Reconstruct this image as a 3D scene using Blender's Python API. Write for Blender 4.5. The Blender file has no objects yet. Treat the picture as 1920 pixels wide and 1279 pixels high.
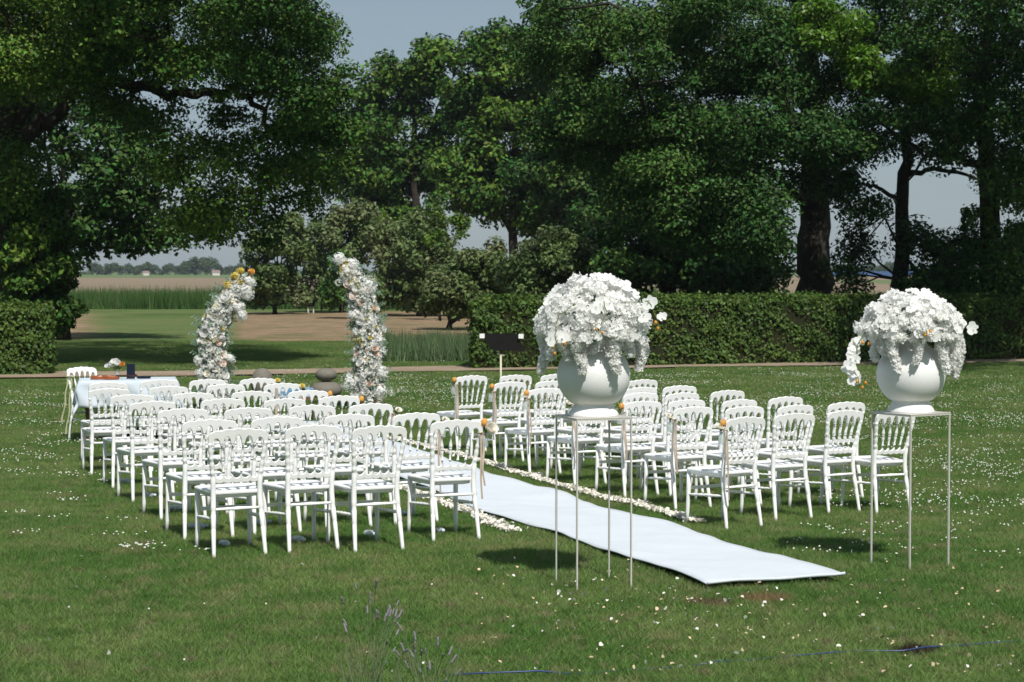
import bpy, math, random
import numpy as np
from mathutils import Vector, Matrix
rng = np.random.default_rng(7)
random.seed(7)
S = bpy.context.scene
COL = S.collection
R = math.radians
F = 3600.0
CAMZ = 1.97
PITCH = math.atan(131.5 / F)

# ------------------------------------------------------------------ camera, world, sun
cam_d = bpy.data.cameras.new('camera')
cam = bpy.data.objects.new('camera', cam_d); COL.objects.link(cam)
cam.location = (0, 0, CAMZ); cam.rotation_euler = (R(90) - PITCH, 0, 0)
cam_d.sensor_width = 36; cam_d.lens = F / 1920 * 36
cam_d.clip_start = 0.1; cam_d.clip_end = 12000
cam_d.dof.use_dof = True; cam_d.dof.focus_distance = 15.0; cam_d.dof.aperture_fstop = 8.0
S.camera = cam
SUN_DIR = Vector((0.305, -0.93, 1.30)).normalized()      # towards the sun
w = bpy.data.worlds.new('World'); S.world = w; w.use_nodes = True
wn = w.node_tree; wn.nodes.clear()
sky = wn.nodes.new('ShaderNodeTexSky'); sky.sky_type = 'NISHITA'; sky.sun_disc = False
sky.sun_elevation = math.asin(SUN_DIR.z)
sky.sun_rotation = math.atan2(SUN_DIR.x, SUN_DIR.y)
sky.air_density = 1.0; sky.dust_density = 0.7; sky.ozone_density = 1.0
hs = wn.nodes.new('ShaderNodeHueSaturation'); hs.inputs['Saturation'].default_value = 0.80
bg = wn.nodes.new('ShaderNodeBackground'); bg.inputs['Strength'].default_value = 0.074
wo = wn.nodes.new('ShaderNodeOutputWorld')
mxs = wn.nodes.new('ShaderNodeMix'); mxs.data_type = 'RGBA'; mxs.inputs['Factor'].default_value = 0.6   # even summer haze over the whole sky
mxs.inputs['B'].default_value = (3.75, 5.05, 6.1, 1)
wn.links.new(sky.outputs[0], hs.inputs['Color']); wn.links.new(hs.outputs[0], mxs.inputs['A']); wn.links.new(mxs.outputs['Result'], bg.inputs[0]); wn.links.new(bg.outputs[0], wo.inputs[0])
sl = bpy.data.lights.new('sun', 'SUN'); sl.energy = 5.0; sl.angle = R(0.53); sl.color = (1.0, 0.965, 0.91)
so = bpy.data.objects.new('sun', sl); COL.objects.link(so)
so.rotation_euler = SUN_DIR.to_track_quat('Z', 'Y').to_euler(); so.location = (5, -10, 30)
S.view_settings.view_transform = 'Standard'; S.view_settings.look = 'None'
S.view_settings.gamma = 1; S.view_settings.use_curve_mapping = False
S.view_settings.exposure = 0.0
S.cycles.max_bounces = 7; S.cycles.diffuse_bounces = 4; S.cycles.glossy_bounces = 3
S.cycles.transmission_bounces = 6; S.cycles.transparent_max_bounces = 12; S.cycles.volume_bounces = 0
S.cycles.use_denoising = True
S.cycles.sample_clamp_indirect = 6

# ------------------------------------------------------------------ helpers
def sstep(t):
    t = np.clip(t, 0, 1); return t * t * (3 - 2 * t)
def gz(x, y):
    return -0.11 * sstep((y + 0.4 * np.clip(x, -8, 8) - 12.5) / 5.5)
def ray(px, py):
    a, b = (px - 960) / F, -(py - 639.5) / F
    c, s = math.cos(PITCH), math.sin(PITCH)
    return Vector((a, c + b * s, -s + b * c))
def at(px, py, d):
    r = ray(px, py); return Vector((0, 0, CAMZ)) + r * (d / r.y)
def onground(px, py, h=0.0):
    r = ray(px, py); d = 15.0
    for _ in range(40):
        p = r * (d / r.y)
        z = float(gz(p.x, d)) + h
        d = (z - CAMZ) / r.z * r.y
    p = r * (d / r.y)
    return Vector((p.x, d, float(gz(p.x, d))))

class MB:
    def __init__(s): s.v = []; s.f = []; s.n = 0
    def add(s, V, Fc):
        s.v.extend([tuple(p) for p in V]); s.f.extend([tuple(i + s.n for i in f) for f in Fc]); s.n += len(V)
    def tube(s, pts, rad, seg=8, cap=True):
        pts = [Vector(p) for p in pts]
        if not hasattr(rad, '__len__'): rad = [rad] * len(pts)
        V = []; Fc = []
        up = Vector((0.13, 0.97, 0.2))
        for i, p in enumerate(pts):
            t = (pts[min(i + 1, len(pts) - 1)] - pts[max(i - 1, 0)]).normalized()
            a = up - t * up.dot(t)
            if a.length < 1e-3: a = Vector((1, 0, 0)) - t * t.x
            a.normalize(); b = t.cross(a); up = a
            for k in range(seg):
                an = 2 * math.pi * k / seg
                V.append(p + (a * math.cos(an) + b * math.sin(an)) * rad[i])
        for i in range(len(pts) - 1):
            for k in range(seg):
                k2 = (k + 1) % seg
                Fc.append((i * seg + k, i * seg + k2, (i + 1) * seg + k2, (i + 1) * seg + k))
        if cap:
            Fc.append(tuple(range(seg - 1, -1, -1))); Fc.append(tuple((len(pts) - 1) * seg + k for k in range(seg)))
        s.add(V, Fc)
    def lathe(s, prof, seg=32, c=(0, 0, 0), close=True):
        V = []; Fc = []
        for r_, z in prof:
            for k in range(seg):
                a = 2 * math.pi * k / seg; V.append((c[0] + r_ * math.cos(a), c[1] + r_ * math.sin(a), c[2] + z))
        for i in range(len(prof) - 1):
            for k in range(seg):
                k2 = (k + 1) % seg
                Fc.append((i * seg + k, i * seg + k2, (i + 1) * seg + k2, (i + 1) * seg + k))
        if close:
            Fc.append(tuple(range(seg - 1, -1, -1))); Fc.append(tuple((len(prof) - 1) * seg + k for k in range(seg)))
        s.add(V, Fc)
    def box(s, c, h, M=None):
        V = [Vector((x * h[0], y * h[1], z * h[2])) for z in (-1, 1) for y in (-1, 1) for x in (-1, 1)]
        if M is not None: V = [M @ v for v in V]
        V = [v + Vector(c) for v in V]
        s.add(V, [(0, 2, 3, 1), (4, 5, 7, 6), (0, 1, 5, 4), (2, 6, 7, 3), (0, 4, 6, 2), (1, 3, 7, 5)])
    def mesh(s, name, smooth=True):
        m = bpy.data.meshes.new(name); m.from_pydata(s.v, [], s.f); m.update()
        if smooth:
            m.polygons.foreach_set('use_smooth', [True] * len(m.polygons))
            if smooth != True: m.set_sharp_from_angle(angle=math.radians(smooth))
        return m
def npmesh(name, V, K):
    """V (n*K,3): n separate K-gons"""
    V = np.ascontiguousarray(V, dtype=np.float32); n = len(V) // K
    m = bpy.data.meshes.new(name); m.vertices.add(len(V)); m.vertices.foreach_set('co', V.ravel())
    m.loops.add(len(V)); m.loops.foreach_set('vertex_index', np.arange(len(V), dtype=np.int32))
    m.polygons.add(n); m.polygons.foreach_set('loop_start', np.arange(0, n * K, K, dtype=np.int32))
    m.update(calc_edges=True)
    return m
def obj(name, mesh, mat=None, parent=None, loc=None, rot=None, scl=None, **kw):
    o = bpy.data.objects.new(name, mesh); COL.objects.link(o)
    if mat is not None and mesh is not None and not mesh.materials: mesh.materials.append(mat)
    if parent is not None: o.parent = parent
    if loc is not None: o.location = loc
    if rot is not None: o.rotation_euler = rot
    if scl is not None: o.scale = (scl,) * 3 if not hasattr(scl, '__len__') else scl
    for k, v in kw.items(): o[k] = v
    return o
def thing(name, label, cat, loc=(0, 0, 0), rz=0, group=None):
    o = bpy.data.objects.new(name, None); COL.objects.link(o); o.location = loc; o.rotation_euler = (0, 0, rz)
    o.empty_display_size = 0.1
    o['label'] = label; o['category'] = cat
    if group: o['group'] = group
    return o
def copy_tree(o, parent=None):
    c = o.copy(); COL.objects.link(c)
    if parent is not None: c.parent = parent
    for ch in o.children: copy_tree(ch, c)
    return c

# ------------------------------------------------------------------ materials
def mat(name, col, rough=0.6, spec=0.5, metal=0.0, noise=None, bump=None, trans=None, var=None, coat=0, sss=0):
    """noise=(scale, col2, lo, hi)  bump=(scale, strength, dist)  trans=translucent share  var=per-island brightness spread"""
    m = bpy.data.materials.new(name); m.use_nodes = True; t = m.node_tree; N = t.nodes; L = t.links
    b = N['Principled BSDF']; out = N['Material Output']
    b.inputs['Roughness'].default_value = rough; b.inputs['Specular IOR Level'].default_value = spec
    b.inputs['Metallic'].default_value = metal
    if coat: b.inputs['Coat Weight'].default_value = coat
    src = None
    rgb = N.new('ShaderNodeRGB'); rgb.outputs[0].default_value = (*col, 1); src = rgb.outputs[0]
    geo = N.new('ShaderNodeNewGeometry')
    if noise:
        for (sc, c2, lo, hi) in (noise if isinstance(noise, list) else [noise]):
            nt = N.new('ShaderNodeTexNoise'); nt.inputs['Scale'].default_value = sc; nt.inputs['Detail'].default_value = 4
            L.new(geo.outputs['Position'], nt.inputs['Vector'])
            mr = N.new('ShaderNodeMapRange'); mr.inputs[1].default_value = lo; mr.inputs[2].default_value = hi
            L.new(nt.outputs[0], mr.inputs[0])
            mx = N.new('ShaderNodeMix'); mx.data_type = 'RGBA'
            L.new(mr.outputs[0], mx.inputs['Factor']); L.new(src, mx.inputs['A']); mx.inputs['B'].default_value = (*c2, 1)
            src = mx.outputs['Result']
    if var:
        mr = N.new('ShaderNodeMapRange'); mr.inputs[3].default_value = 1 - var; mr.inputs[4].default_value = 1 + var
        L.new(geo.outputs['Random Per Island'], mr.inputs[0])
        hv = N.new('ShaderNodeHueSaturation'); L.new(src, hv.inputs['Color']); L.new(mr.outputs[0], hv.inputs['Value'])
        mh = N.new('ShaderNodeMapRange'); mh.inputs[3].default_value = 0.5 - 0.06 * var; mh.inputs[4].default_value = 0.5 + 0.05 * var
        wn2 = N.new('ShaderNodeTexWhiteNoise'); wn2.noise_dimensions = '1D'; L.new(geo.outputs['Random Per Island'], wn2.inputs['W'])
        L.new(wn2.outputs['Value'], mh.inputs[0]); L.new(mh.outputs[0], hv.inputs['Hue'])
        src = hv.outputs[0]
    L.new(src, b.inputs['Base Color'])
    if bump:
        nt = N.new('ShaderNodeTexNoise'); nt.inputs['Scale'].default_value = bump[0]; nt.inputs['Detail'].default_value = 5
        L.new(geo.outputs['Position'], nt.inputs['Vector'])
        bp = N.new('ShaderNodeBump'); bp.inputs['Strength'].default_value = bump[1]; bp.inputs['Distance'].default_value = bump[2]
        L.new(nt.outputs[0], bp.inputs['Height']); L.new(bp.outputs[0], b.inputs['Normal'])
    if trans:
        tr = N.new('ShaderNodeBsdfTranslucent'); L.new(src, tr.inputs['Color'])
        ms = N.new('ShaderNodeMixShader'); ms.inputs[0].default_value = trans
        L.new(b.outputs[0], ms.inputs[1]); L.new(tr.outputs[0], ms.inputs[2]); L.new(ms.outputs[0], out.inputs['Surface'])
    return m
def glass(name, col=(0.9, 0.95, 0.93), mixf=0.35):
    m = bpy.data.materials.new(name); m.use_nodes = True; t = m.node_tree; N = t.nodes; L = t.links
    b = N['Principled BSDF']; b.inputs['Base Color'].default_value = (*col, 1); b.inputs['Roughness'].default_value = 0.08
    b.inputs['Transmission Weight'].default_value = 0.3
    tr = N.new('ShaderNodeBsdfTransparent'); tr.inputs[0].default_value = (*col, 1)
    ms = N.new('ShaderNodeMixShader'); ms.inputs[0].default_value = mixf
    L.new(tr.outputs[0], ms.inputs[1]); L.new(b.outputs[0], ms.inputs[2]); L.new(ms.outputs[0], N['Material Output'].inputs['Surface'])
    return m
M = {}
M['chair'] = mat('white_paint', (0.86, 0.855, 0.84), 0.38, 0.5, noise=(9, (0.80, 0.79, 0.765), 0.55, 0.8))
M['vase'] = mat('matte_white', (0.76, 0.757, 0.745), 0.55, 0.3, noise=(6, (0.71, 0.705, 0.69), 0.5, 0.75), bump=(60, 0.12, 0.004))
M['metal'] = mat('pale_metal', (0.62, 0.59, 0.54), 0.42, 0.5, metal=0.25)
M['cloth'] = mat('blue_white_cloth', (0.53, 0.575, 0.615), 0.85, 0.15, noise=(5, (0.47, 0.54, 0.60), 0.4, 0.7), bump=(3.5, 0.35, 0.03))
M['runner'] = mat('runner_felt', (0.575, 0.615, 0.655), 0.95, 0.1, noise=[(1.6, (0.54, 0.58, 0.62), 0.4, 0.7), (14, (0.60, 0.63, 0.655), 0.55, 0.8)], bump=(5, 0.5, 0.02))
M['petal'] = mat('white_petal', (0.93, 0.925, 0.90), 0.6, 0.2, trans=0.48, var=0.05)
M['petal2'] = mat('cream_petal', (0.90, 0.86, 0.77), 0.6, 0.3, trans=0.25, var=0.12)
M['pink'] = mat('blush_petal', (0.84, 0.66, 0.56), 0.6, 0.3, trans=0.25, var=0.1)
M['yellow'] = mat('yellow_petal', (0.72, 0.58, 0.12), 0.6, 0.3, trans=0.3, var=0.15)
M['lime'] = mat('lime_petal', (0.58, 0.56, 0.25), 0.6, 0.3, trans=0.3, var=0.15)
M['orange'] = mat('orange_petal', (0.82, 0.46, 0.12), 0.5, 0.3, trans=0.3, var=0.1)
M['bud'] = mat('orange_bud', (0.55, 0.25, 0.03), 0.5, 0.3)
M['sage'] = mat('sage_leaf', (0.16, 0.24, 0.17), 0.6, 0.4, trans=0.25, var=0.3)
M['stem'] = mat('green_stem', (0.12, 0.17, 0.05), 0.6, 0.3)
M['ribbon'] = mat('beige_ribbon', (0.46, 0.37, 0.29), 0.5, 0.4, trans=0.15)
M['ribbong'] = mat('straw_ribbon', (0.50, 0.50, 0.30), 0.6, 0.4, trans=0.2)
M['jar'] = glass('jar_glass', (0.80, 0.86, 0.84), 0.40)
M['bottle'] = glass('bottle_plastic', (0.86, 0.92, 0.95), 0.62)
M['cap'] = mat('bottle_cap', (0.55, 0.62, 0.68), 0.4)
M['leafA'] = mat('oak_leaves', (0.032, 0.086, 0.011), 0.6, 0.25, noise=(0.35, (0.084, 0.158, 0.018), 0.42, 0.62), trans=0.14, var=0.60)  # lighter patches and wide leaf spread put sunlit highlights into the colour
M['leafB'] = mat('oak_leaves_dark', (0.027, 0.078, 0.014), 0.6, 0.25, noise=(0.3, (0.060, 0.128, 0.022), 0.42, 0.62), trans=0.13, var=0.60)  # lighter patches imitate sunlit leaves; base darkened to stand for deep shade
M['leafC'] = mat('lime_leaves', (0.10, 0.21, 0.018), 0.45, 0.4, trans=0.35, var=0.35)
M['olive'] = mat('olive_leaves', (0.100, 0.155, 0.044), 0.6, 0.3, noise=(0.5, (0.150, 0.175, 0.075), 0.48, 0.68), trans=0.2, var=0.4)
M['hedge'] = mat('hedge_leaves', (0.062, 0.118, 0.020), 0.6, 0.3, noise=[(0.9, (0.088, 0.145, 0.024), 0.4, 0.65), (2.4, (0.085, 0.075, 0.022), 0.68, 0.82)], trans=0.25, var=0.45)
M['far'] = mat('far_leaves', (0.045, 0.075, 0.028), 0.8, 0.2, var=0.3)
M['bark'] = mat('bark', (0.034, 0.029, 0.023), 0.9, 0.1, noise=(4, (0.058, 0.051, 0.039), 0.45, 0.7), bump=(14, 0.9, 0.05))
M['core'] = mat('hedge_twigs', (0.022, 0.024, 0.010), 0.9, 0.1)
M['stone'] = mat('pebble_felt', (0.175, 0.160, 0.130), 0.75, 0.3, noise=(30, (0.14, 0.128, 0.105), 0.4, 0.7), bump=(60, 0.2, 0.004))
M['black'] = mat('black_metal', (0.006, 0.0055, 0.005), 0.8, 0.1)
M['navy'] = mat('navy_card', (0.008, 0.014, 0.030), 0.7, 0.15)
M['wood'] = mat('brown_wood', (0.16, 0.07, 0.03), 0.5, 0.4, noise=(20, (0.10, 0.045, 0.02), 0.4, 0.7))
M['violin'] = mat('violin_varnish', (0.28, 0.075, 0.02), 0.3, 0.5, coat=0.4)
M['dkwood'] = mat('ebony', (0.05, 0.018, 0.01), 0.4)
M['brass'] = mat('pale_brass', (0.52, 0.50, 0.36), 0.4, 0.5, metal=0.0)
M['paper'] = mat('white_paper', (0.8, 0.8, 0.78), 0.8)
M['lav'] = mat('lavender_flower', (0.25, 0.23, 0.25), 0.8, 0.2, trans=0.2)
M['blade'] = mat('lavender_stem', (0.15, 0.20, 0.10), 0.7, 0.2, trans=0.2)
M['reed'] = mat('reed_blades', (0.050, 0.115, 0.026), 0.6, 0.3, noise=(0.3, (0.08, 0.14, 0.036), 0.4, 0.65), trans=0.25, var=0.35)
M['tallgrass'] = mat('tall_grass_blades', (0.105, 0.165, 0.070), 0.6, 0.3, trans=0.3, var=0.35)
M['bluefab'] = mat('blue_fabric', (0.10, 0.22, 0.36), 0.8, 0.2, noise=(14, (0.45, 0.50, 0.52), 0.52, 0.58))
M['blue'] = mat('blue_hose', (0.02, 0.045, 0.16), 0.4, 0.5)
M['bluefar'] = mat('blue_sheeting', (0.04, 0.09, 0.22), 0.5, 0.3)
M['roof'] = mat('orange_roof', (0.45, 0.14, 0.06), 0.7)
M['tile'] = mat('dull_roof_tiles', (0.22, 0.15, 0.12), 0.8)
M['wall'] = mat('pale_wall', (0.55, 0.52, 0.48), 0.8)
M['soil'] = mat('dark_soil', (0.045, 0.030, 0.018), 0.95, 0.1, bump=(30, 0.8, 0.02))
M['clover'] = mat('clover_head', (0.60, 0.60, 0.54), 0.8, 0.2, var=0.12)
M['driedp'] = mat('dried_petal', (0.55, 0.42, 0.28), 0.7, 0.2, var=0.3)

def zone_grass(name, blades):
    """lawn colour; green, drier bands and sandy patches where the grass has burnt off"""
    m = bpy.data.materials.new(name); m.use_nodes = True; t = m.node_tree; N = t.nodes; L = t.links
    b = N['Principled BSDF']; b.inputs['Roughness'].default_value = 0.55 if blades else 0.95
    b.inputs['Specular IOR Level'].default_value = 0.25 if blades else 0.05
    geo = N.new('ShaderNodeNewGeometry'); pos = geo.outputs['Position']
    def noise(sc, det=4, rough=0.5):
        n = N.new('ShaderNodeTexNoise'); n.inputs['Scale'].default_value = sc; n.inputs['Detail'].default_value = det
        n.inputs['Roughness'].default_value = rough
        L.new(pos, n.inputs['Vector']); return n.outputs[0]
    def mr(v, a, b_, c=0, d=1):
        n = N.new('ShaderNodeMapRange'); n.inputs[1].default_value = a; n.inputs[2].default_value = b_
        n.inputs[3].default_value = c; n.inputs[4].default_value = d; L.new(v, n.inputs[0]); return n.outputs[0]
    def mix(f, A, B):
        n = N.new('ShaderNodeMix'); n.data_type = 'RGBA'; L.new(f, n.inputs['Factor'])
        for i, c in (('A', A), ('B', B)):
            if isinstance(c, tuple): n.inputs[i].default_value = (*c, 1)
            else: L.new(c, n.inputs[i])
        return n.outputs['Result']
    def mth(op, a, b_):
        n = N.new('ShaderNodeMath'); n.operation = op
        for i, c in enumerate((a, b_)):
            if isinstance(c, (int, float)): n.inputs[i].default_value = c
            else: L.new(c, n.inputs[i])
        return n.outputs[0]
    k = 1.08 if blades else 0.62
    c = mix(mr(noise(0.55, 4, 0.6), 0.40, 0.60), (0.094 * k, 0.186 * k, 0.038 * k), (0.168 * k, 0.240 * k, 0.070 * k))
    c = mix(mr(noise(1.7, 4, 0.6), 0.50, 0.68), c, (0.082 * k, 0.168 * k, 0.032 * k))
    c = mix(mr(noise(3.1, 4, 0.6), 0.52, 0.70), c, (0.230 * k, 0.235 * k, 0.100 * k))
    c = mix(mr(noise(7.0, 3, 0.6), 0.56, 0.72), c, (0.23 * k, 0.20 * k, 0.115 * k))
    sep = N.new('ShaderNodeSeparateXYZ'); L.new(pos, sep.inputs[0]); x, y = sep.outputs[0], sep.outputs[1]
    # burnt patch in front of the runner
    def spot(cx, cy, rx, ry, col, cc):
        dx = mth('MULTIPLY', mth('SUBTRACT', x, cx), 1 / rx); dy = mth('MULTIPLY', mth('SUBTRACT', y, cy), 1 / ry)
        d = mth('ADD', mth('MULTIPLY', dx, dx), mth('MULTIPLY', dy, dy))
        d = mth('ADD', d, mth('MULTIPLY', noise(9.0, 3), 1.4))
        return mix(mr(d, 1.9, 1.2), cc, col)
    p = onground(1435, 1124); c = spot(p.x, p.y, 0.17, 0.16, (0.24, 0.17, 0.085), c)
    p = onground(1330, 1133); c = spot(p.x, p.y, 0.15, 0.12, (0.17, 0.13, 0.07), c)
    p = onground(1715, 1222); c = spot(p.x, p.y, 0.13, 0.14, (0.05, 0.035, 0.02), c)
    if not blades:
        yd = mth('ADD', y, mth('MULTIPLY', mth('SUBTRACT', noise(0.12, 5, 0.65), 0.5), 22.0))
        band = mth('MULTIPLY', mr(yd, 54, 60), mr(yd, 104, 94))
        xx = mth('ADD', mth('DIVIDE', x, y), mth('MULTIPLY', mth('SUBTRACT', noise(0.10, 4), 0.5), 0.02))
        gap = mth('MULTIPLY', mr(xx, -0.226, -0.208), mr(xx, -0.140, -0.152))   # green run between the sandy patches
        band = mth('MULTIPLY', band, mth('SUBTRACT', 1.0, mth('MULTIPLY', gap, 0.75)))
        sandc = mix(mr(noise(0.8, 6, 0.75), 0.38, 0.62), (0.185, 0.140, 0.080), (0.29, 0.205, 0.130))
        sandc = mix(mr(noise(0.22, 5, 0.7), 0.56, 0.66), sandc, (0.115, 0.125, 0.05))
        c = mix(band, c, sandc)
        farg = mr(y, 40, 55)
        c2 = mix(mr(noise(0.25, 4), 0.35, 0.65), (0.075, 0.138, 0.036), (0.115, 0.155, 0.052))
        c2 = mix(mr(noise(1.1, 6, 0.75), 0.45, 0.66), c2, (0.145, 0.150, 0.070))
        c2 = mix(mr(noise(0.09, 5, 0.7), 0.50, 0.60), c2, (0.060, 0.105, 0.030))
        c = mix(mth('MULTIPLY', farg, mth('SUBTRACT', 1.0, band)), c, c2)
        nb = N.new('ShaderNodeTexNoise'); nb.inputs['Scale'].default_value = 18; nb.inputs['Detail'].default_value = 6; L.new(pos, nb.inputs['Vector'])
        bp = N.new('ShaderNodeBump'); bp.inputs['Strength'].default_value = 0.9; bp.inputs['Distance'].default_value = 0.05
        L.new(nb.outputs[0], bp.inputs['Height']); L.new(bp.outputs[0], b.inputs['Normal'])
    else:
        hv = N.new('ShaderNodeHueSaturation'); L.new(c, hv.inputs['Color'])
        L.new(mr(geo.outputs['Random Per Island'], 0, 1, 0.50, 1.55), hv.inputs['Value'])
        c = hv.outputs[0]
    L.new(c, b.inputs['Base Color'])
    if blades:
        tr = N.new('ShaderNodeBsdfTranslucent'); L.new(c, tr.inputs['Color'])
        ms = N.new('ShaderNodeMixShader'); ms.inputs[0].default_value = 0.38
        L.new(b.outputs[0], ms.inputs[1]); L.new(tr.outputs[0], ms.inputs[2]); L.new(ms.outputs[0], N['Material Output'].inputs['Surface'])
    return m
M['ground'] = zone_grass('lawn_ground', False)
M['grass'] = zone_grass('lawn_blades', True)
M['path'] = mat('sandy_path', (0.29, 0.235, 0.17), 0.95, 0.1, noise=[(1.2, (0.25, 0.185, 0.13), 0.4, 0.65), (12, (0.36, 0.28, 0.21), 0.5, 0.8)], bump=(25, 0.5, 0.02))
M['field'] = mat('ploughed_field', (0.235, 0.175, 0.125), 0.95, 0.1, noise=(0.03, (0.20, 0.165, 0.10), 0.4, 0.65))
M['crop'] = mat('green_crop', (0.105, 0.155, 0.055), 0.95, 0.1, noise=(0.05, (0.13, 0.165, 0.07), 0.4, 0.65))

# ------------------------------------------------------------------ ground, path, fields
def sheet(name, xs, ys, zf, m, **kw):
    X, Y = np.meshgrid(xs, ys); Z = zf(X, Y)
    V = np.stack([X, Y, Z], -1).reshape(-1, 3); nx = len(xs); Fc = []
    for j in range(len(ys) - 1):
        for i in range(nx - 1):
            a = j * nx + i; Fc.append((a, a + 1, a + nx + 1, a + nx))
    me = bpy.data.meshes.new(name); me.from_pydata(V.tolist(), [], Fc); me.update()
    me.polygons.foreach_set('use_smooth', [True] * len(me.polygons))
    return obj(name, me, m, **kw)
xs = np.r_[-4000, -800, -200, -60, -30, np.arange(-14, 14.1, 0.5), 30, 60, 200, 800, 4000]
ys = np.r_[-400, -60, -10, np.arange(0, 30.1, 0.5), 34, 38, 42, 46, 50, 60, 80, 120, 200, 400, 1000, 2500, 6000]
sheet('ground', xs, ys, gz, M['ground'], kind='structure')
# gravel path: centre line through measured pixels
pp = [(-500, 716, 702), (0, 711, 700), (330, 707, 698), (620, 702, 693), (900, 697, 687), (1250, 691, 680), (1560, 687, 677), (1920, 680, 669), (2500, 668, 660)]
V = []; Fc = []
for i in range(len(pp) - 1):
    for s_ in np.linspace(0, 1, 12, endpoint=(i == len(pp) - 2)):
        a = [pp[i][k] * (1 - s_) + pp[i + 1][k] * s_ for k in range(3)]
        n1 = onground(a[0], a[1] + random.uniform(-.35, .35)); f1 = onground(a[0], a[2] + random.uniform(-.35, .35)); V += [(n1.x, n1.y, n1.z + .03), (f1.x, f1.y, f1.z + .03)]
for i in range(len(V) // 2 - 1): Fc.append((2 * i, 2 * i + 2, 2 * i + 3, 2 * i + 1))
PATHV = V
me = bpy.data.meshes.new('path'); me.from_pydata(V, [], Fc); obj('path', me, M['path'], kind='structure')
def strip(name, x0, x1, y0, y1, z, m):
    me = bpy.data.meshes.new(name); me.from_pydata([(x0, y0, z), (x1, y0, z), (x1 * 1.0, y1, z), (x0, y1, z)], [], [(0, 1, 2, 3)])
    obj(name, me, m, kind='structure')
strip('ploughed_field', -900, 60, 128, 560, -0.06, M['field'])
strip('crop_field', -1500, 60, 560, 1500, -0.05, M['crop'])
strip('stubble_field', 60.2, 700, 120, 230, -0.06, M['field'])
strip('meadow', 60.2, 900, 230, 420, -0.05, M['crop'])
strip('far_stubble', 60.2, 900, 420, 700, -0.04, M['field'])
strip('far_meadow', 60.2, 1500, 700, 1500, -0.03, M['crop'])

# ------------------------------------------------------------------ aisle runner
RL = [(1326, 1107), (1258, 1082), (1194, 1060), (1134, 1042), (1087, 1023), (1027, 1001), (975, 986), (912, 970), (886, 960), (842, 936)]
RR = [(1584, 1093), (1549, 1079), (1452, 1047), (1355, 1023), (1290, 1002), (1226, 982), (1161, 965), (1132, 962), (1087, 944), (1032, 926), (1000, 918), (960, 905), (905, 888)]
def resample(pts, n):
    P = np.array([(p.x, p.y) for p in pts]); d = np.r_[0, np.cumsum(np.hypot(*np.diff(P, axis=0).T))]
    return lambda t: np.array([np.interp(t, d, P[:, 0]), np.interp(t, d, P[:, 1])]), d[-1]
wl = [onground(*p) for p in RL]; wr = [onground(*p) for p in RR]
dirv = Vector((-0.325, 0.946, 0)).normalized()
def ext(lst, total):
    d = sum((lst[i + 1] - lst[i]).length for i in range(len(lst) - 1)); e = lst[-1].copy()
    while d < total:
        e = e + dirv * 0.5; lst.append(e.copy()); d += 0.5
    return lst
wl = ext(wl, 15.2); wr = ext(wr, 15.2)
fl, _ = resample(wl, 1); fr, _ = resample(wr, 1)
NT, NS = 150, 14
rv = []; rf = []
def runpt(i, j):
    t = 15.0 * i / (NT - 1); a = fl(t); b = fr(t); s_ = j / (NS - 1)
    p = a * (1 - s_) + b * s_
    if i == 0: p = p + np.array([0.0, 0.05 * math.sin(math.pi * s_) * 1.0])
    z = float(gz(p[0], p[1])) + 0.042 + 0.006 * math.sin(t * 1.9 + s_ * 2) + 0.005 * math.sin(t * 5.1 - s_ * 3) + 0.005 * math.sin(s_ * 9 + t) + 0.004 * math.sin(t * 13 + s_ * 5 + 2 * math.sin(t * 1.7)) * math.sin(t * .9) ** 2
    if j == 0: z += 0.006 * math.sin(t * 3.1)
    if j == NS - 1: z += 0.014 * max(0, math.sin(t * 2.3 + 1)) ** 2
    return (p[0], p[1], z)
for i in range(NT):
    for j in range(NS): rv.append(runpt(i, j))
for i in range(NT - 1):
    for j in range(NS - 1):
        a = i * NS + j; rf.append((a, a + 1, a + NS + 1, a + NS))
me = bpy.data.meshes.new('aisle_runner'); me.from_pydata(rv, [], rf); me.polygons.foreach_set('use_smooth', [True] * len(me.polygons))
ru = obj('aisle_runner', me, M['runner'], label='pale blue white fabric aisle runner laid across the lawn between the chairs', category='carpet')
sm = ru.modifiers.new('thick', 'SOLIDIFY'); sm.thickness = 0.008; sm.offset = -1
# a turned-over hem at the near end
h = MB()
hp = [Vector(runpt(0, j)) + Vector((0, -0.004, 0.004)) for j in range(NS)]
h.tube(hp, [0.008 + 0.004 * math.sin(j * 2.1) ** 2 for j in range(NS)], 8)
obj('hem', h.mesh('hem'), M['runner'], parent=ru)
RPOLY = np.array([fl(t) for t in np.linspace(0, 15, 60)] + [fr(t) for t in np.linspace(15, 0, 60)])
def inpoly(P, poly):
    x, y = P[:, 0], P[:, 1]; ins = np.zeros(len(P), bool); j = len(poly) - 1
    for i in range(len(poly)):
        xi, yi, xj, yj = poly[i, 0], poly[i, 1], poly[j, 0], poly[j, 1]
        if yi != yj: ins ^= ((yi > y) != (yj > y)) & (x < (xj - xi) * (y - yi) / (yj - yi) + xi)
        j = i
    return ins

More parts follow.
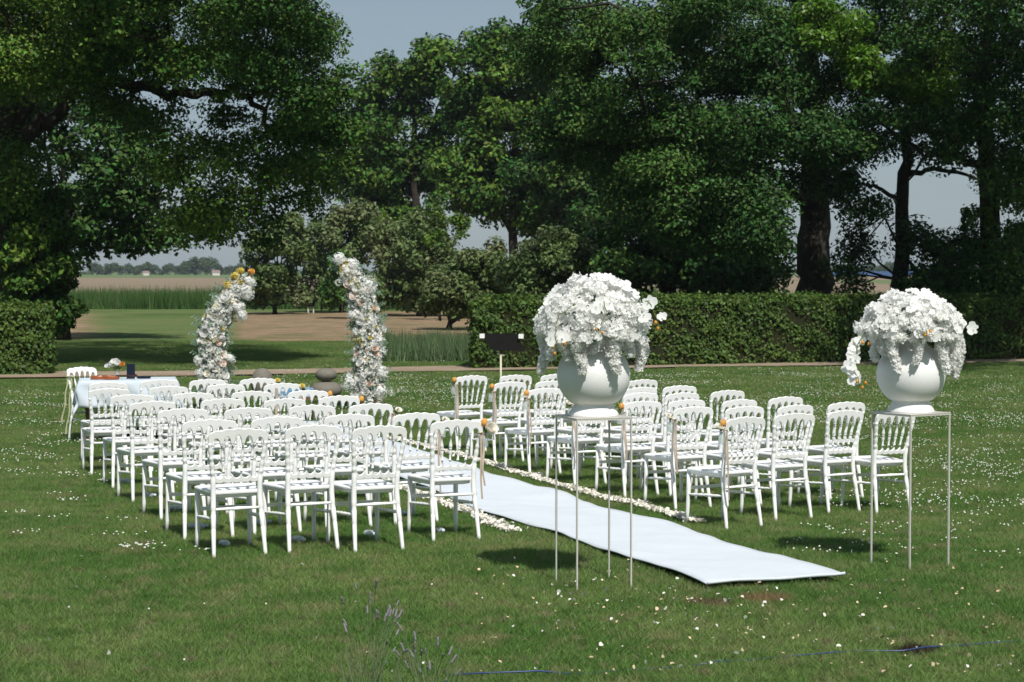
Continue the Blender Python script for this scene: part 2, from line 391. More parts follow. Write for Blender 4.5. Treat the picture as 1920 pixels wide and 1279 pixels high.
# ------------------------------------------------------------------ grass blades (stuff)
def blades(P, hmin, hmax, wd, lean=0.6):
    n = len(P); a = rng.uniform(0, 2 * np.pi, n); hh = rng.uniform(hmin, hmax, n) * (0.7 + 0.6 * rng.random(n)); W = wd * rng.uniform(.6, 1.3, n)
    la = rng.uniform(0, 2 * np.pi, n); ll = hh * lean * rng.random(n) ** .7
    c = P + 0
    dx, dy = np.cos(a) * W / 2, np.sin(a) * W / 2
    v = np.zeros((n, 3, 3)); v[:, 0] = c; v[:, 1] = c; v[:, 2] = c
    v[:, 0, 0] -= dx; v[:, 0, 1] -= dy; v[:, 1, 0] += dx; v[:, 1, 1] += dy
    v[:, 2, 0] += np.cos(la) * ll; v[:, 2, 1] += np.sin(la) * ll; v[:, 2, 2] += hh
    v[:, :2, 2] -= 0.004
    return v.reshape(-1, 3)
def clumpy(n, size, nc):
    c = rng.uniform(-size / 2, size / 2, (nc, 2)); k = rng.integers(0, nc, n)
    P = np.where((rng.random(n) < 0.5)[:, None], c[k] + rng.normal(0, size * 0.035, (n, 2)), rng.uniform(-size / 2, size / 2, (n, 2)))
    P = (P + size / 2) % size - size / 2
    return np.c_[P, np.zeros(n)]
T1S, T2S = 0.5, 1.0
tiles = []
for i in range(4):
    tiles.append(npmesh('grass_tile', blades(clumpy(3900, T1S, 60), 0.016, 0.042, 0.0042, 1.9), 3))
for i in range(3):
    tiles.append(npmesh('grass_tile_far', blades(clumpy(4200, T2S, 90), 0.020, 0.048, 0.0085, 1.5), 3))
for t_ in tiles: t_.materials.append(M['grass'])
pts, rots, vars_, fillc = [], [], [], []
y = 8.6
RC = np.array([fl(t) * .5 + fr(t) * .5 for t in np.linspace(0, 15, 200)])
pathy = np.array([(v[0], v[1]) for v in PATHV]); 
pn = pathy[0::2]; pf = pathy[1::2]
while y < 25.6:
    hw = y * 0.2667 + 0.9; x = -math.ceil(hw / T1S) * T1S
    while x <= hw:
        d = np.hypot(RC[:, 0] - x, RC[:, 1] - y).min()
        if d < 0.5 + 0.36: fillc.append((x, y))
        else:
            pts.append((x, y, float(gz(x, y)))); rots.append((0, 0, random.choice([0, 1, 2, 3]) * math.pi / 2)); vars_.append(random.randrange(4))
        x += T1S
    y += T1S
y += 0.25
while y < 66:
    hw = y * 0.2667 + 1.0; x = -math.ceil(hw)
    while x <= hw:
        yn = np.interp(x, pn[:, 0], pn[:, 1]); yf = np.interp(x, pf[:, 0], pf[:, 1])
        on_path = yn - 0.25 < y < yf + 0.45
        burnt = y > 56
        if not on_path and not burnt:
            pts.append((x, y, float(gz(x, y)))); rots.append((0, 0, random.choice([0, 1, 2, 3]) * math.pi / 2)); vars_.append(4 + random.randrange(3))
        x += T2S
    y += T2S
pm = bpy.data.meshes.new('grass'); pm.from_pydata(pts, [], [])
at_ = pm.attributes.new('rot', 'FLOAT_VECTOR', 'POINT'); at_.data.foreach_set('vector', np.array(rots, np.float32).ravel())
at_ = pm.attributes.new('var', 'INT', 'POINT'); at_.data.foreach_set('value', np.array(vars_, np.int32))
go = obj('grass', pm, kind='stuff', label='short mown green lawn grass', category='grass')
ng = bpy.data.node_groups.new('grass_nodes', 'GeometryNodeTree')
ng.interface.new_socket('Geometry', in_out='INPUT', socket_type='NodeSocketGeometry'); ng.interface.new_socket('Geometry', in_out='OUTPUT', socket_type='NodeSocketGeometry')
gi = ng.nodes.new('NodeGroupInput'); gout = ng.nodes.new('NodeGroupOutput'); jn = ng.nodes.new('GeometryNodeJoinGeometry')
ra = ng.nodes.new('GeometryNodeInputNamedAttribute'); ra.data_type = 'FLOAT_VECTOR'; ra.inputs[0].default_value = 'rot'
va = ng.nodes.new('GeometryNodeInputNamedAttribute'); va.data_type = 'INT'; va.inputs[0].default_value = 'var'
for i, tm in enumerate(tiles):
    to = bpy.data.objects.new('grass_tile', tm)
    oi = ng.nodes.new('GeometryNodeObjectInfo'); oi.inputs[0].default_value = to; oi.inputs['As Instance'].default_value = True
    cm = ng.nodes.new('FunctionNodeCompare'); cm.data_type = 'INT'; cm.operation = 'EQUAL'
    ng.links.new(va.outputs['Attribute'], cm.inputs[2]); cm.inputs[3].default_value = i
    ip = ng.nodes.new('GeometryNodeInstanceOnPoints')
    ng.links.new(gi.outputs[0], ip.inputs['Points']); ng.links.new(cm.outputs[0], ip.inputs['Selection'])
    ng.links.new(oi.outputs['Geometry'], ip.inputs['Instance']); ng.links.new(ra.outputs['Attribute'], ip.inputs['Rotation'])
    ng.links.new(ip.outputs[0], jn.inputs[0])
ng.links.new(jn.outputs[0], gout.inputs[0])
gm = go.modifiers.new('grass', 'NODES'); gm.node_group = ng
# blades along the runner, kept clear of it
fc = np.array(fillc); n = 3600
P = np.repeat(fc, n, axis=0) + rng.uniform(-T1S / 2, T1S / 2, (len(fc) * n, 2))
P = P[~inpoly(P, RPOLY)]
P3 = np.c_[P, gz(P[:, 0], P[:, 1])]
obj('grass_edge', npmesh('grass_edge', blades(P3, 0.016, 0.044, 0.0042, 1.8), 3), M['grass'], kind='stuff', label='lawn grass along the edges of the runner', category='grass')

# ------------------------------------------------------------------ leaves, trees
def leaves(C, rad, flat, K, size, up=0.55):
    """K leaves round each clump centre C; diamond quads"""
    n = len(C) * K if not np.ndim(K) else 0
    if np.ndim(K): c = np.repeat(C, K, axis=0); rr = np.repeat(rad, K); n = len(c)
    else: c = np.repeat(C, K, axis=0); rr = np.repeat(rad, K)
    d = rng.normal(size=(n, 3)); d /= np.linalg.norm(d, axis=1)[:, None]
    r_ = rng.random(n) ** 0.42
    off = d * (r_ * rr)[:, None]; off[:, 2] *= flat
    p = c + off
    nrm = d * 0.75 + np.array([0, 0, up]) + rng.normal(size=(n, 3)) * 0.55
    nrm /= np.linalg.norm(nrm, axis=1)[:, None]
    a = np.cross(nrm, rng.normal(size=(n, 3))); a /= np.linalg.norm(a, axis=1)[:, None]
    b = np.cross(nrm, a); s_ = np.asarray(size) * rng.uniform(0.6, 1.25, n)
    L_ = (s_ * 0.62)[:, None]; W_ = (s_ * 0.36)[:, None]
    v = np.stack([p - a * L_, p - b * W_ + a * L_ * .15, p + a * L_ - nrm * L_ * .35, p + b * W_ + a * L_ * .15], 1)
    return v.reshape(-1, 3)
def lobe(px, py, d, rx, ry, rz, n):
    c = at(px, py, d); s_ = d / F
    return (np.array(c), np.array([rx * s_, rz, ry * s_]), n)
def sample_lobe(L_, lo=0.45):
    c, r_, n = L_
    d = rng.normal(size=(n, 3)); d /= np.linalg.norm(d, axis=1)[:, None]
    return c + d * r_ * (lo + (1.14 - lo) * rng.random(n) ** .75)[:, None]
def wob(pts, n=5, amp=0.1):
    """refine a polyline with gentle bends"""
    out = []
    pts = [Vector(p) for p in pts]
    for i in range(len(pts) - 1):
        for k in range(n):
            t = k / n; p = pts[i].lerp(pts[i + 1], t)
            if i or k: p = p + Vector(rng.normal(size=3)) * amp
            out.append(p)
    out.append(pts[-1]); return out
def tree(name, label, trunk, r0, limbs, lobes, leafm, K=150, cl=(0.55, 0.95), flat=0.6, size=0.2, twigs=True, cat='tree', group='trees behind the hedge', tip=0.35):
    base = Vector(trunk[0])
    T = thing(name, label, cat, base, 0, group)
    m = MB(); skel = []
    tp = wob(trunk, 4, r0 * 0.12); N_ = len(tp)
    rad = [r0 * (1.0 - (1 - tip) * i / (N_ - 1)) * (1.35 if i == 0 else 1) for i in range(N_)]
    m.tube([p - base for p in tp], rad, 12); skel += tp[N_ // 3:]
    for lp, lr in limbs:
        q = wob(lp, 4, lr * 0.35); m.tube([p - base for p in q], [lr * (1 - .75 * i / (len(q) - 1)) for i in range(len(q))], 8); skel += q[2:]
    tr = obj('trunk', m.mesh('trunk'), M['bark'], T)
    C = np.concatenate([sample_lobe((l[0], l[1], int(l[2] * (1.45 if l[0][2] < CAMZ + 600 / F * l[0][1] else .8)))) for l in lobes])
    C = C[C[:, 2] > 0.6]
    rad = cl[0] * .62 + (cl[1] * 1.08 - cl[0] * .62) * rng.random(len(C)) ** 1.5
    rm = (cl[0] + cl[1]) / 2
    if twigs:
        sk = np.array([tuple(p) for p in skel]); tb = MB()
        # secondary boughs: a third of the clumps hook to the skeleton, the rest to these
        order = rng.permutation(len(C)); hooks = list(sk)
        for ii in order[:min(len(C), 150)]:
            H = np.array(hooks[:len(sk)] + hooks[len(sk):][::3]); c = C[ii]
            dd = np.linalg.norm(H - c, axis=1) + 0.8 * np.maximum(H[:, 2] - c[2], 0); h_ = H[dd.argmin()]
            L_ = np.linalg.norm(c - h_)
            if L_ < 0.3 or L_ > 7: continue
            mid = (h_ + c) / 2 + rng.normal(size=3) * L_ * 0.08 + np.array([0, 0, L_ * 0.06])
            r_ = min(0.02 + 0.014 * L_, 0.09)
            tb.tube([Vector(h_) - base, Vector(mid) - base, Vector(c) - base], [r_, r_ * .7, r_ * .25], 5, cap=False)
            hooks.append(mid); hooks.append(c)
        if tb.n: obj('branches', tb.mesh('branches'), M['bark'], tr, kind='stuff')
    hid = C[:, 2] > CAMZ + 600 / F * C[:, 1]          # above what the photograph takes in: fewer, larger leaves
    kk = np.maximum(6, K * (rad / rm) ** 2.0).astype(int)
    V = leaves((C - np.array(base))[~hid], rad[~hid], flat, kk[~hid], size)
    if hid.any(): V = np.concatenate([V, leaves((C - np.array(base))[hid], rad[hid] * 1.2, flat, np.maximum(6, kk[hid] // 5), size * 2.2)])
    obj('crown', npmesh('crown', V, 4), leafm, T)
    return T
def G(px, d):
    x = (px - 960) / F * d; return Vector((x, d, float(gz(x, d))))

# big oak at the left
d = 44
tree('oak_tree', 'huge dark oak at the left edge with a limb arching far over the lawn',
     [G(2, d), at(4, 560, d), at(6, 400, d), at(14, 300, d), at(22, 230, d), at(10, 60, d), at(-20, -150, d)], 0.46,
     [([at(18, 280, d), at(55, 240, d), at(95, 222, d), at(125, 185, d), at(180, 165, d - 1), at(245, 150, d - 1), at(320, 90, d - 2)], 0.22),
      ([at(20, 240, d), at(60, 165, d), at(120, 145, d), at(220, 150, d), at(318, 172, d - 1), at(370, 180, d - 1), at(425, 168, d - 1), at(480, 195, d - 2), at(540, 260, d - 2)], 0.20),
      ([at(14, 100, d), at(140, 10, d), at(300, -90, d - 1), at(450, -120, d - 2)], 0.2),
      ([at(0, 120, d), at(-120, 60, d + 1), at(-300, 0, d)], 0.2),
      ([at(-10, 0, d), at(60, -200, d), at(200, -400, d)], 0.18)],
     [lobe(120, 30, 42, 170, 70, 3.2, 46), lobe(330, 50, 42, 150, 75, 3.4, 44), lobe(500, 60, 42, 110, 110, 3.2, 44), lobe(585, 170, 42, 75, 90, 2.2, 30),
      lobe(60, 120, 41, 110, 50, 2.0, 20), lobe(250, 110, 41, 120, 36, 2.0, 20), lobe(400, 130, 41, 110, 55, 2.2, 17), lobe(560, 270, 42, 70, 60, 2.0, 16),
      lobe(420, 320, 42.5, 95, 70, 2.2, 17), lobe(520, 350, 43, 70, 60, 2, 12), lobe(400, 430, 42.5, 45, 26, 1, 4), lobe(500, 430, 43, 40, 24, 1, 4), lobe(590, 380, 43, 30, 40, 1, 4), lobe(380, 400, 42, 50, 30, 1.2, 8),
      lobe(-60, 200, 43, 110, 160, 3, 26), lobe(30, 330, 42.5, 50, 50, 1.5, 9), lobe(340, 240, 43, 90, 50, 2.0, 6), lobe(260, 205, 44, 70, 30, 1.5, 6), lobe(400, 215, 44, 60, 28, 1.5, 6), lobe(200, 190, 44, 50, 24, 1.5, 3),
      lobe(250, -215, 37, 170, 50, 2.2, 26), lobe(560, -235, 37, 180, 50, 2.0, 24), lobe(150, -150, 43, 380, 160, 5.5, 100), lobe(430, -120, 43, 200, 130, 5, 50), lobe(130, -420, 44, 360, 180, 5, 70)],  # nearest lobes, out of view, added to spread the oak's shadow over the lawn
     M['leafA'], K=310, cl=(0.34, 0.90), size=0.088, group='trees at the left of the lawn')
d = 58
tree('field_maple', 'slender tree with several upright stems left, behind the huge oak',
     [G(112, d), at(114, 470, d), at(112, 430, d)], 0.26,
     [([at(112, 440, d), at(95, 370, d), at(90, 300, d), at(82, 230, d)], 0.12), ([at(113, 435, d), at(120, 360, d), at(118, 280, d), at(130, 220, d)], 0.12),
      ([at(114, 430, d), at(150, 370, d), at(165, 320, d), at(190, 260, d)], 0.10)],
     [lobe(170, 270, d, 120, 60, 2.5, 22), lobe(200, 390, d, 100, 45, 2, 14), lobe(250, 340, d, 90, 60, 2, 15), lobe(235, 455, d, 45, 22, 1, 5), lobe(290, 430, d, 40, 30, 1, 5), lobe(160, 470, d, 30, 30, 1, 4), lobe(100, 200, d, 120, 60, 2.5, 24), lobe(60, 430, d, 50, 40, 2, 10)],
     M['leafB'], K=170, cl=(0.45, 0.95), size=0.17, group='trees at the left of the lawn')
d = 42.5
tree('field_maple', 'bushy young tree standing beside the leftmost oak trunk',
     [G(70, d), at(75, 600, d), at(72, 480, d)], 0.07, [([at(72, 560, d), at(110, 500, d), at(120, 440, d)], 0.04)],
     [lobe(70, 460, d, 56, 60, 1.0, 32), lobe(78, 560, d, 38, 60, .8, 24), lobe(105, 510, d, 28, 40, .7, 14), lobe(60, 380, d, 55, 45, 1, 18), lobe(25, 500, d - .8, 30, 60, .5, 12), lobe(112, 590, d, 20, 34, .5, 9)],
     M['leafA'], K=130, cl=(0.28, 0.45), size=0.12, group='trees at the left of the lawn')

# the row across the middle
d = 104
tree('linden_tree', 'tall narrow tree with rounded top just left of the open sky gap',
     [G(783, d), at(783, 455, d), at(778, 350, d), at(776, 250, d), at(780, 130, d)], 0.30,
     [([at(780, 360, d), at(760, 310, d), at(735, 270, d)], 0.12), ([at(778, 300, d), at(810, 240, d), at(830, 170, d)], 0.12)],
     [lobe(735, 170, d, 60, 60, 2, 22), lobe(815, 130, d, 40, 48, 1.8, 15), lobe(700, 260, d, 62, 70, 2.4, 26), lobe(740, 340, d, 75, 60, 2.4, 26), lobe(700, 390, d, 50, 30, 2, 8),
      lobe(800, 290, d, 30, 80, 1.6, 12), lobe(850, 200, d, 28, 45, 1.6, 7), lobe(640, 330, d, 40, 40, 2, 8)],
     M['leafA'], K=230, cl=(0.7, 1.45), size=0.25, group='row of tall trees across the middle')
d = 98
tree('linden_tree', 'broad tree with a forked trunk right of the open sky gap',
     [G(966, d), at(964, 470, d), at(962, 420, d), at(962, 340, d), at(968, 200, d)], 0.30,
     [([at(963, 440, d), at(935, 400, d), at(905, 360, d), at(890, 320, d)], 0.14), ([at(962, 360, d), at(1000, 300, d), at(1020, 220, d)], 0.14)],
     [lobe(925, 110, d, 45, 50, 2, 16), lobe(900, 200, d, 60, 70, 2.4, 22), lobe(960, 260, d, 85, 80, 3, 40), lobe(880, 320, d, 65, 50, 2.4, 22), lobe(960, 360, d, 80, 50, 2.6, 26),
      lobe(1000, 130, d, 60, 90, 2.6, 26), lobe(900, 390, d, 45, 20, 1.5, 6), lobe(1010, 410, d, 45, 30, 2, 9)],
     M['leafA'], K=230, cl=(0.7, 1.4), size=0.24, group='row of tall trees across the middle')
d = 92
tree('linden_tree', 'dark tree with two leaning stems behind the rounded green shrub',
     [G(1068, d), at(1067, 470, d), at(1068, 440, d)], 0.24,
     [([at(1068, 450, d), at(1045, 400, d), at(1030, 350, d)], 0.15), ([at(1068, 450, d), at(1080, 390, d), at(1095, 330, d)], 0.15)],
     [lobe(1050, 330, d, 70, 60, 2.5, 26), lobe(1110, 400, d, 60, 60, 2.5, 24), lobe(1080, 220, d, 70, 80, 3, 26), lobe(1140, 300, d, 60, 60, 2, 18)],
     M['leafB'], K=230, cl=(0.7, 1.3), size=0.24, group='row of tall trees across the middle')
d = 58
tree('linden_tree', 'dark trunked tree deep in shade behind the hedge, left of the thickest trunk',
     [G(1250, d), at(1250, 500, d), at(1245, 380, d), at(1240, 200, d)], 0.3,
     [([at(1248, 430, d), at(1300, 380, d), at(1330, 300, d)], 0.14), ([at(1248, 440, d), at(1200, 380, d), at(1180, 330, d)], 0.14)],
     [lobe(1220, 420, d, 90, 60, 2.5, 34), lobe(1330, 430, d, 80, 70, 2.5, 36), lobe(1400, 380, d, 70, 90, 2.5, 30), lobe(1260, 300, d, 150, 90, 3, 40), lobe(1200, 500, 57, 70, 40, 1.6, 24), lobe(1340, 505, 57, 80, 38, 1.6, 26), lobe(1430, 480, 57, 50, 60, 1.5, 22)],
     M['leafB'], K=200, cl=(0.5, 1.0), size=0.17, group='row of tall trees across the middle')
# huge oak right of centre
d = 52
tree('oak_tree', 'enormous oak right of centre with the thickest trunk and low leafy boughs',
     [G(1530, d), at(1529, 560, d), at(1527, 450, d), at(1528, 350, d), at(1520, 200, d), at(1500, 0, d), at(1490, -250, d)], 0.55,
     [([at(1525, 400, d), at(1460, 330, d - 1), at(1380, 290, d - 3), at(1280, 300, d - 4)], 0.13), ([at(1522, 260, d), at(1430, 160, d - 2), at(1300, 100, d - 4), at(1150, 110, d - 4)], 0.24),
      ([at(1510, 120, d), at(1400, -20, d - 2), at(1250, -60, d - 3)], 0.2), ([at(1520, 200, d), at(1600, 120, d - 1), at(1680, 60, d - 1)], 0.2)],
     [lobe(1060, 60, 49, 100, 80, 3, 40), lobe(1180, 130, 48, 130, 100, 3.5, 60), lobe(1340, 60, 47.5, 130, 80, 3, 52), lobe(1355, 165, 49.5, 60, 40, 1.5, 16), lobe(1440, 130, 47, 60, 60, 2, 22),
      lobe(1120, 250, 48.5, 90, 60, 2.5, 34), lobe(1260, 230, 47.5, 90, 40, 2.2, 24), lobe(1400, 250, 46.5, 100, 40, 2.2, 30), lobe(1530, 260, 46.5, 80, 40, 1.8, 22),
      lobe(1240, 330, 47.5, 100, 45, 2.2, 30), lobe(1350, 340, 46.5, 70, 30, 1.6, 14), lobe(1300, 410, 46.5, 95, 50, 1.8, 34), lobe(1400, 420, 46, 70, 50, 1.6, 24), lobe(1260, 380, 46, 50, 30, 1.4, 10),
      lobe(1540, 330, 49, 60, 40, 1.5, 12), lobe(1560, 150, 50, 70, 100, 2.5, 30),
      lobe(1250, -130, 49.5, 300, 130, 4.5, 70), lobe(1520, -100, 51, 150, 160, 4, 40), lobe(1350, -380, 51, 300, 170, 4, 50)],
     M['leafB'], K=300, cl=(0.34, 0.88), size=0.093, group='large trees behind the right hedge')
d = 49
tree('oak_tree', 'slim dark trunked tree rising behind the right vase',
     [G(1688, d), at(1687, 540, d), at(1692, 420, d), at(1700, 300, d), at(1702, 150, d), at(1700, -100, d)], 0.235,
     [([at(1698, 330, d), at(1750, 315, d), at(1810, 325, d), at(1850, 345, d)], 0.08), ([at(1696, 380, d), at(1640, 350, d), at(1590, 340, d)], 0.07), ([at(1700, 220, d), at(1640, 140, d - 1), at(1600, 90, d - 1)], 0.1)],
     [lobe(1660, 130, 46.5, 70, 45, 1.6, 24), lobe(1730, 190, 46.5, 50, 40, 1.4, 15), lobe(1560, 50, 47, 50, 40, 1.5, 12), lobe(1745, 90, 47, 60, 50, 1.8, 14)],
     M['leafC'], K=210, cl=(0.30, 0.60), size=0.11, group='large trees behind the right hedge')
d = 46.5
tree('oak_tree', 'dark ivy clad oak trunk near the right edge with spreading crown',
     [G(1858, d), at(1858, 560, d), at(1856, 420, d), at(1850, 290, d), at(1845, 120, d), at(1850, -150, d)], 0.33,
     [([at(1852, 330, d), at(1800, 290, d), at(1740, 290, d), at(1690, 260, d)], 0.12), ([at(1852, 360, d), at(1920, 330, d), at(2010, 300, d)], 0.16), ([at(1850, 220, d), at(1800, 100, d), at(1760, 0, d)], 0.14)],
     [lobe(1800, 60, 45.5, 120, 90, 3, 46), lobe(1650, 240, 47, 70, 50, 2, 20), lobe(1790, 250, 46.5, 60, 50, 2.0, 18), lobe(1640, 390, 48, 50, 25, 1.2, 5), lobe(1790, 480, 48, 45, 40, 1.2, 10),
      lobe(1735, 440, 48, 34, 30, 1.2, 5), lobe(1650, 30, 50, 60, 60, 2, 20), lobe(1760, 540, 48, 55, 26, 1, 16), lobe(1900, 480, 46, 50, 60, 1.2, 18), lobe(1880, 170, 45, 60, 80, 2, 20), lobe(1920, 330, 46, 60, 60, 2, 18), lobe(1900, 560, 46, 70, 40, .8, 26),
      lobe(1590, 480, 49, 30, 60, 1, 8), lobe(2060, 200, 44, 160, 200, 4, 50), lobe(2080, -180, 39, 210, 120, 4, 70), lobe(2150, -300, 36, 240, 120, 4, 60), lobe(2060, -60, 41, 110, 100, 3, 30), lobe(1850, -220, 46, 200, 100, 3, 40)],
     M['leafB'], K=255, cl=(0.34, 0.85), size=0.094, group='large trees behind the right hedge')
# ivy as part of that trunk
# bare hanging twigs between the two trunks
tw = MB(); b0 = at(1665, 400, 48)
for q in [[(1665, 400), (1620, 430), (1590, 455), (1570, 480)], [(1660, 408), (1625, 450), (1600, 475), (1575, 495)], [(1640, 420), (1600, 425), (1575, 435)], [(1630, 435), (1585, 450), (1560, 462)], [(1655, 400), (1640, 395), (1600, 440), (1580, 450)]]:
    tw.tube([at(a, b, 48) - b0 for a, b in q], [0.02, 0.014, 0.008, 0.005][:len(q)], 4, cap=False)
T = thing('bare_branch', 'leafless twiggy branch hanging against the sky beside the thickest trunk', 'branch', b0)
obj('twigs', tw.mesh('twigs'), M['bark'], T)

# shrubs in the middle distance
def shrub(label, base, lobes, m, size, K, cl, name='shrub', r0=0.1, group='shrubs in the middle distance'):
    b = G(*base); top = Vector(lobes[0][0])
    tree(name, label, [b, b.lerp(top, .5), top], r0, [([b.lerp(top, .15), Vector(l[0])], r0 * .6) for l in lobes[1:]], lobes, m, K=int(K * 1.35), cl=cl, size=size * .85, flat=.85, cat='shrub', group=group)
shrub('grey green willow like shrub right behind the left flower column', (515, 92), [lobe(520, 480, 92, 52, 62, 1.7, 34), lobe(510, 545, 92, 55, 32, 1.6, 20), lobe(535, 430, 92, 35, 30, 1.0, 12), lobe(485, 500, 92, 30, 50, 1, 10), lobe(490, 568, 92, 45, 16, 1.2, 8), lobe(545, 565, 92, 40, 18, 1.2, 8)], M['olive'], 0.22, 130, (0.4, 0.7), name='willow_bush')
shrub('tall loose olive green shrub between the two flower columns', (640, 96), [lobe(640, 450, 96, 75, 45, 2, 34), lobe(620, 520, 96, 60, 40, 2, 26), lobe(600, 560, 97, 60, 20, 1.5, 14), lobe(690, 430, 96, 40, 40, 1.4, 14), lobe(660, 400, 96, 30, 22, 1, 6)], M['olive'], 0.22, 120, (0.4, 0.75), name='willow_bush')
shrub('dark green shrub with low skirt behind the right flower column', (668, 84), [lobe(640, 530, 84, 34, 46, 1.0, 20), lobe(665, 570, 84, 26, 26, .8, 10)], M['leafA'], 0.18, 120, (0.35, 0.6))
shrub('wide olive green bush right of the right flower column with a thin dark trunk', (785, 88), [lobe(780, 500, 88, 75, 50, 2.0, 40), lobe(745, 540, 88, 45, 30, 1.4, 16), lobe(840, 500, 88, 55, 45, 1.6, 24), lobe(730, 440, 90, 40, 35, 1.3, 12), lobe(735, 566, 88, 40, 14, 1, 7), lobe(830, 560, 88, 45, 18, 1, 8), lobe(800, 440, 88, 40, 30, 1.2, 12)], M['olive'], 0.22, 120, (0.4, 0.75), name='willow_bush')
shrub('slender upright sapling poking above the middle shrubs', (825, 80), [lobe(815, 410, 80, 16, 50, .5, 14), lobe(858, 420, 80, 14, 35, .5, 9)], M['leafA'], 0.16, 70, (0.3, 0.5), r0=.05)
shrub('low spreading bush with bare stems left of the hedge end', (842, 68), [lobe(855, 545, 68, 55, 38, 1.3, 34), lobe(900, 510, 68, 50, 36, 1.3, 26), lobe(835, 580, 68, 40, 22, .9, 14), lobe(905, 560, 68, 50, 26, 1, 16), lobe(950, 500, 68, 55, 45, 1.2, 26)], M['olive'], 0.17, 130, (0.3, 0.55), name='willow_bush')
shrub('rounded green shrub rising behind the left end of the hedge', (1060, 60), [lobe(1060, 500, 60, 75, 50, 1.3, 44), lobe(1040, 465, 60, 40, 30, 1.0, 12), lobe(1110, 520, 60, 50, 35, 1, 18), lobe(980, 520, 60, 45, 40, 1, 18)], M['olive'], 0.15, 130, (0.3, 0.5))

# hedges: cut blocks of leaves on a twiggy core
def hedge(label, corners, hgt, dens_, K_=1, seed_name='hedge'):
    """corners: 4 ground points near-left, near-right, far-right, far-left"""
    base = corners[0]; dens = dens_ * 1.4
    T = thing('hedge', label, 'hedge', base)
    c = [Vector((p.x, p.y, 0)) for p in corners]; cen = sum(c, Vector()) / 4
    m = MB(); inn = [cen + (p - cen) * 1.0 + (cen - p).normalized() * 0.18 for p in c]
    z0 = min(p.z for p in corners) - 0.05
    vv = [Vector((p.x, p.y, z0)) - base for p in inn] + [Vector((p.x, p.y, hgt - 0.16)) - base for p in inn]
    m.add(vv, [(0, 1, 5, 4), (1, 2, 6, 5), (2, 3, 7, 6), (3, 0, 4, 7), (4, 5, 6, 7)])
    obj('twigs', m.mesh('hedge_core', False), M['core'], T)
    Vs = []
    def face(p0, e1, e2, nrm):
        A = e1.length * e2.length; n = int(A * dens)
        u, v = rng.random(n), rng.random(n)
        P = np.array(p0) + u[:, None] * np.array(e1) + v[:, None] * np.array(e2)
        lump = 0.06 * np.sin(P[:, 0] * 3.1 + P[:, 2] * 4) * np.sin(P[:, 1] * 2.7 + P[:, 2] * 5.3) + 0.03 * np.sin(P[:, 0] * 7.7) * np.sin(P[:, 2] * 9 + P[:, 1] * 6)
        P += np.array(nrm) * (rng.normal(-0.03, 0.055, n) + lump)[:, None]
        nn = np.array(nrm) * 0.8 + np.array([0, 0, 0.35]) + rng.normal(size=(n, 3)) * 0.5
        nn /= np.linalg.norm(nn, axis=1)[:, None]
        a = np.cross(nn, rng.normal(size=(n, 3))); a /= np.linalg.norm(a, axis=1)[:, None]; b = np.cross(nn, a)
        s_ = 0.072 * rng.uniform(.5, 1.35, n); L_ = (s_ * .6)[:, None]; W_ = (s_ * .38)[:, None]
        P -= np.array(base)
        Vs.append(np.stack([P - a * L_, P - b * W_, P + a * L_ - nn * L_ * .3, P + b * W_], 1).reshape(-1, 3))
    H = Vector((0, 0, hgt - z0))
    for i in range(4):
        p, q = c[i], c[(i + 1) % 4]; e = q - p; nrm = Vector((e.y, -e.x, 0)).normalized()
        if (p + e * .5 + nrm * .1 - cen).length < (p + e * .5 - cen).length: nrm = -nrm
        if i == 2: continue
        face(Vector((p.x, p.y, z0)), e, H, nrm)
    face(Vector((c[0].x, c[0].y, hgt)), c[1] - c[0], c[3] - c[0], Vector((0, 0, 1)))
    # young shoots along the top
    e = c[1] - c[0]; n = int(e.length * 60); u = rng.random(n); v = rng.random(n)
    P = np.array(c[0]) + u[:, None] * np.array(e) + v[:, None] * np.array(c[3] - c[0]); P[:, 2] = hgt
    sh = blades(P - np.array(base), 0.03, 0.13, 0.05, .6).reshape(-1, 3, 3)
    q4 = np.stack([sh[:, 0], sh[:, 1], sh[:, 2], sh[:, 2] * .5 + sh[:, 0] * .5], 1).reshape(-1, 3)
    Vs.append(q4)
    obj('foliage', npmesh('hedge_leaves', np.concatenate(Vs), 4), M['hedge'], T)
a = onground(886, 693); b = onground(2300, 668); off = Vector((0.15, 1.6, 0))
hz = at(886, 563, a.y + 0.8).z
hedge('long clipped hedge running behind the path from the centre to the right edge', [a, b, b + off, a + off], hz, 1250)
a = onground(-300, 712); b = onground(96, 703)
hedge('short clipped hedge at the left edge beneath the oak', [a, b, Vector((G(88, b.y + 2.2).x, b.y + 2.2, b.z)), a + Vector((-.5, 2.2, 0))], at(60, 578, b.y).z, 1250)

# reeds, tall grass
def bladefield(name, label, xr, yr, n, hmin, hmax, wd, m):
    x_ = rng.uniform(*xr, n); y_ = rng.uniform(*yr, n)
    P = np.c_[x_, y_, gz(x_, y_)]
    obj(name, npmesh(name, blades(P, hmin, hmax, wd, .35), 3), m, kind='stuff', label=label, category='grass')
bladefield('reeds', 'dark green band of reeds along the ditch beyond the lawn', (-32, 14), (104, 112), 60000, 0.6, 1.15, 0.05, M['reed'])
bladefield('reeds', 'dark green band of reeds along the ditch at the right', (14, 60), (104, 112), 16000, 0.5, 0.9, 0.06, M['reed'])
n = 6500
px_ = np.clip(rng.choice(rng.uniform(705, 900, 26), n) + rng.normal(0, 9, n), 690, 915); d_ = 43.5 + 7 * rng.random(n)
P = np.c_[(px_ - 960) / F * d_, d_, np.full(n, -0.11)]; ht = 0.35 + 0.3 * np.sin(px_ * .05) ** 2
obj('tall_grass', npmesh('tall_grass', blades(P, 0.25, 0.6, 0.03, .5), 3), M['tallgrass'], kind='stuff', label='rough tall bluish grass left of the hedge end', category='grass')

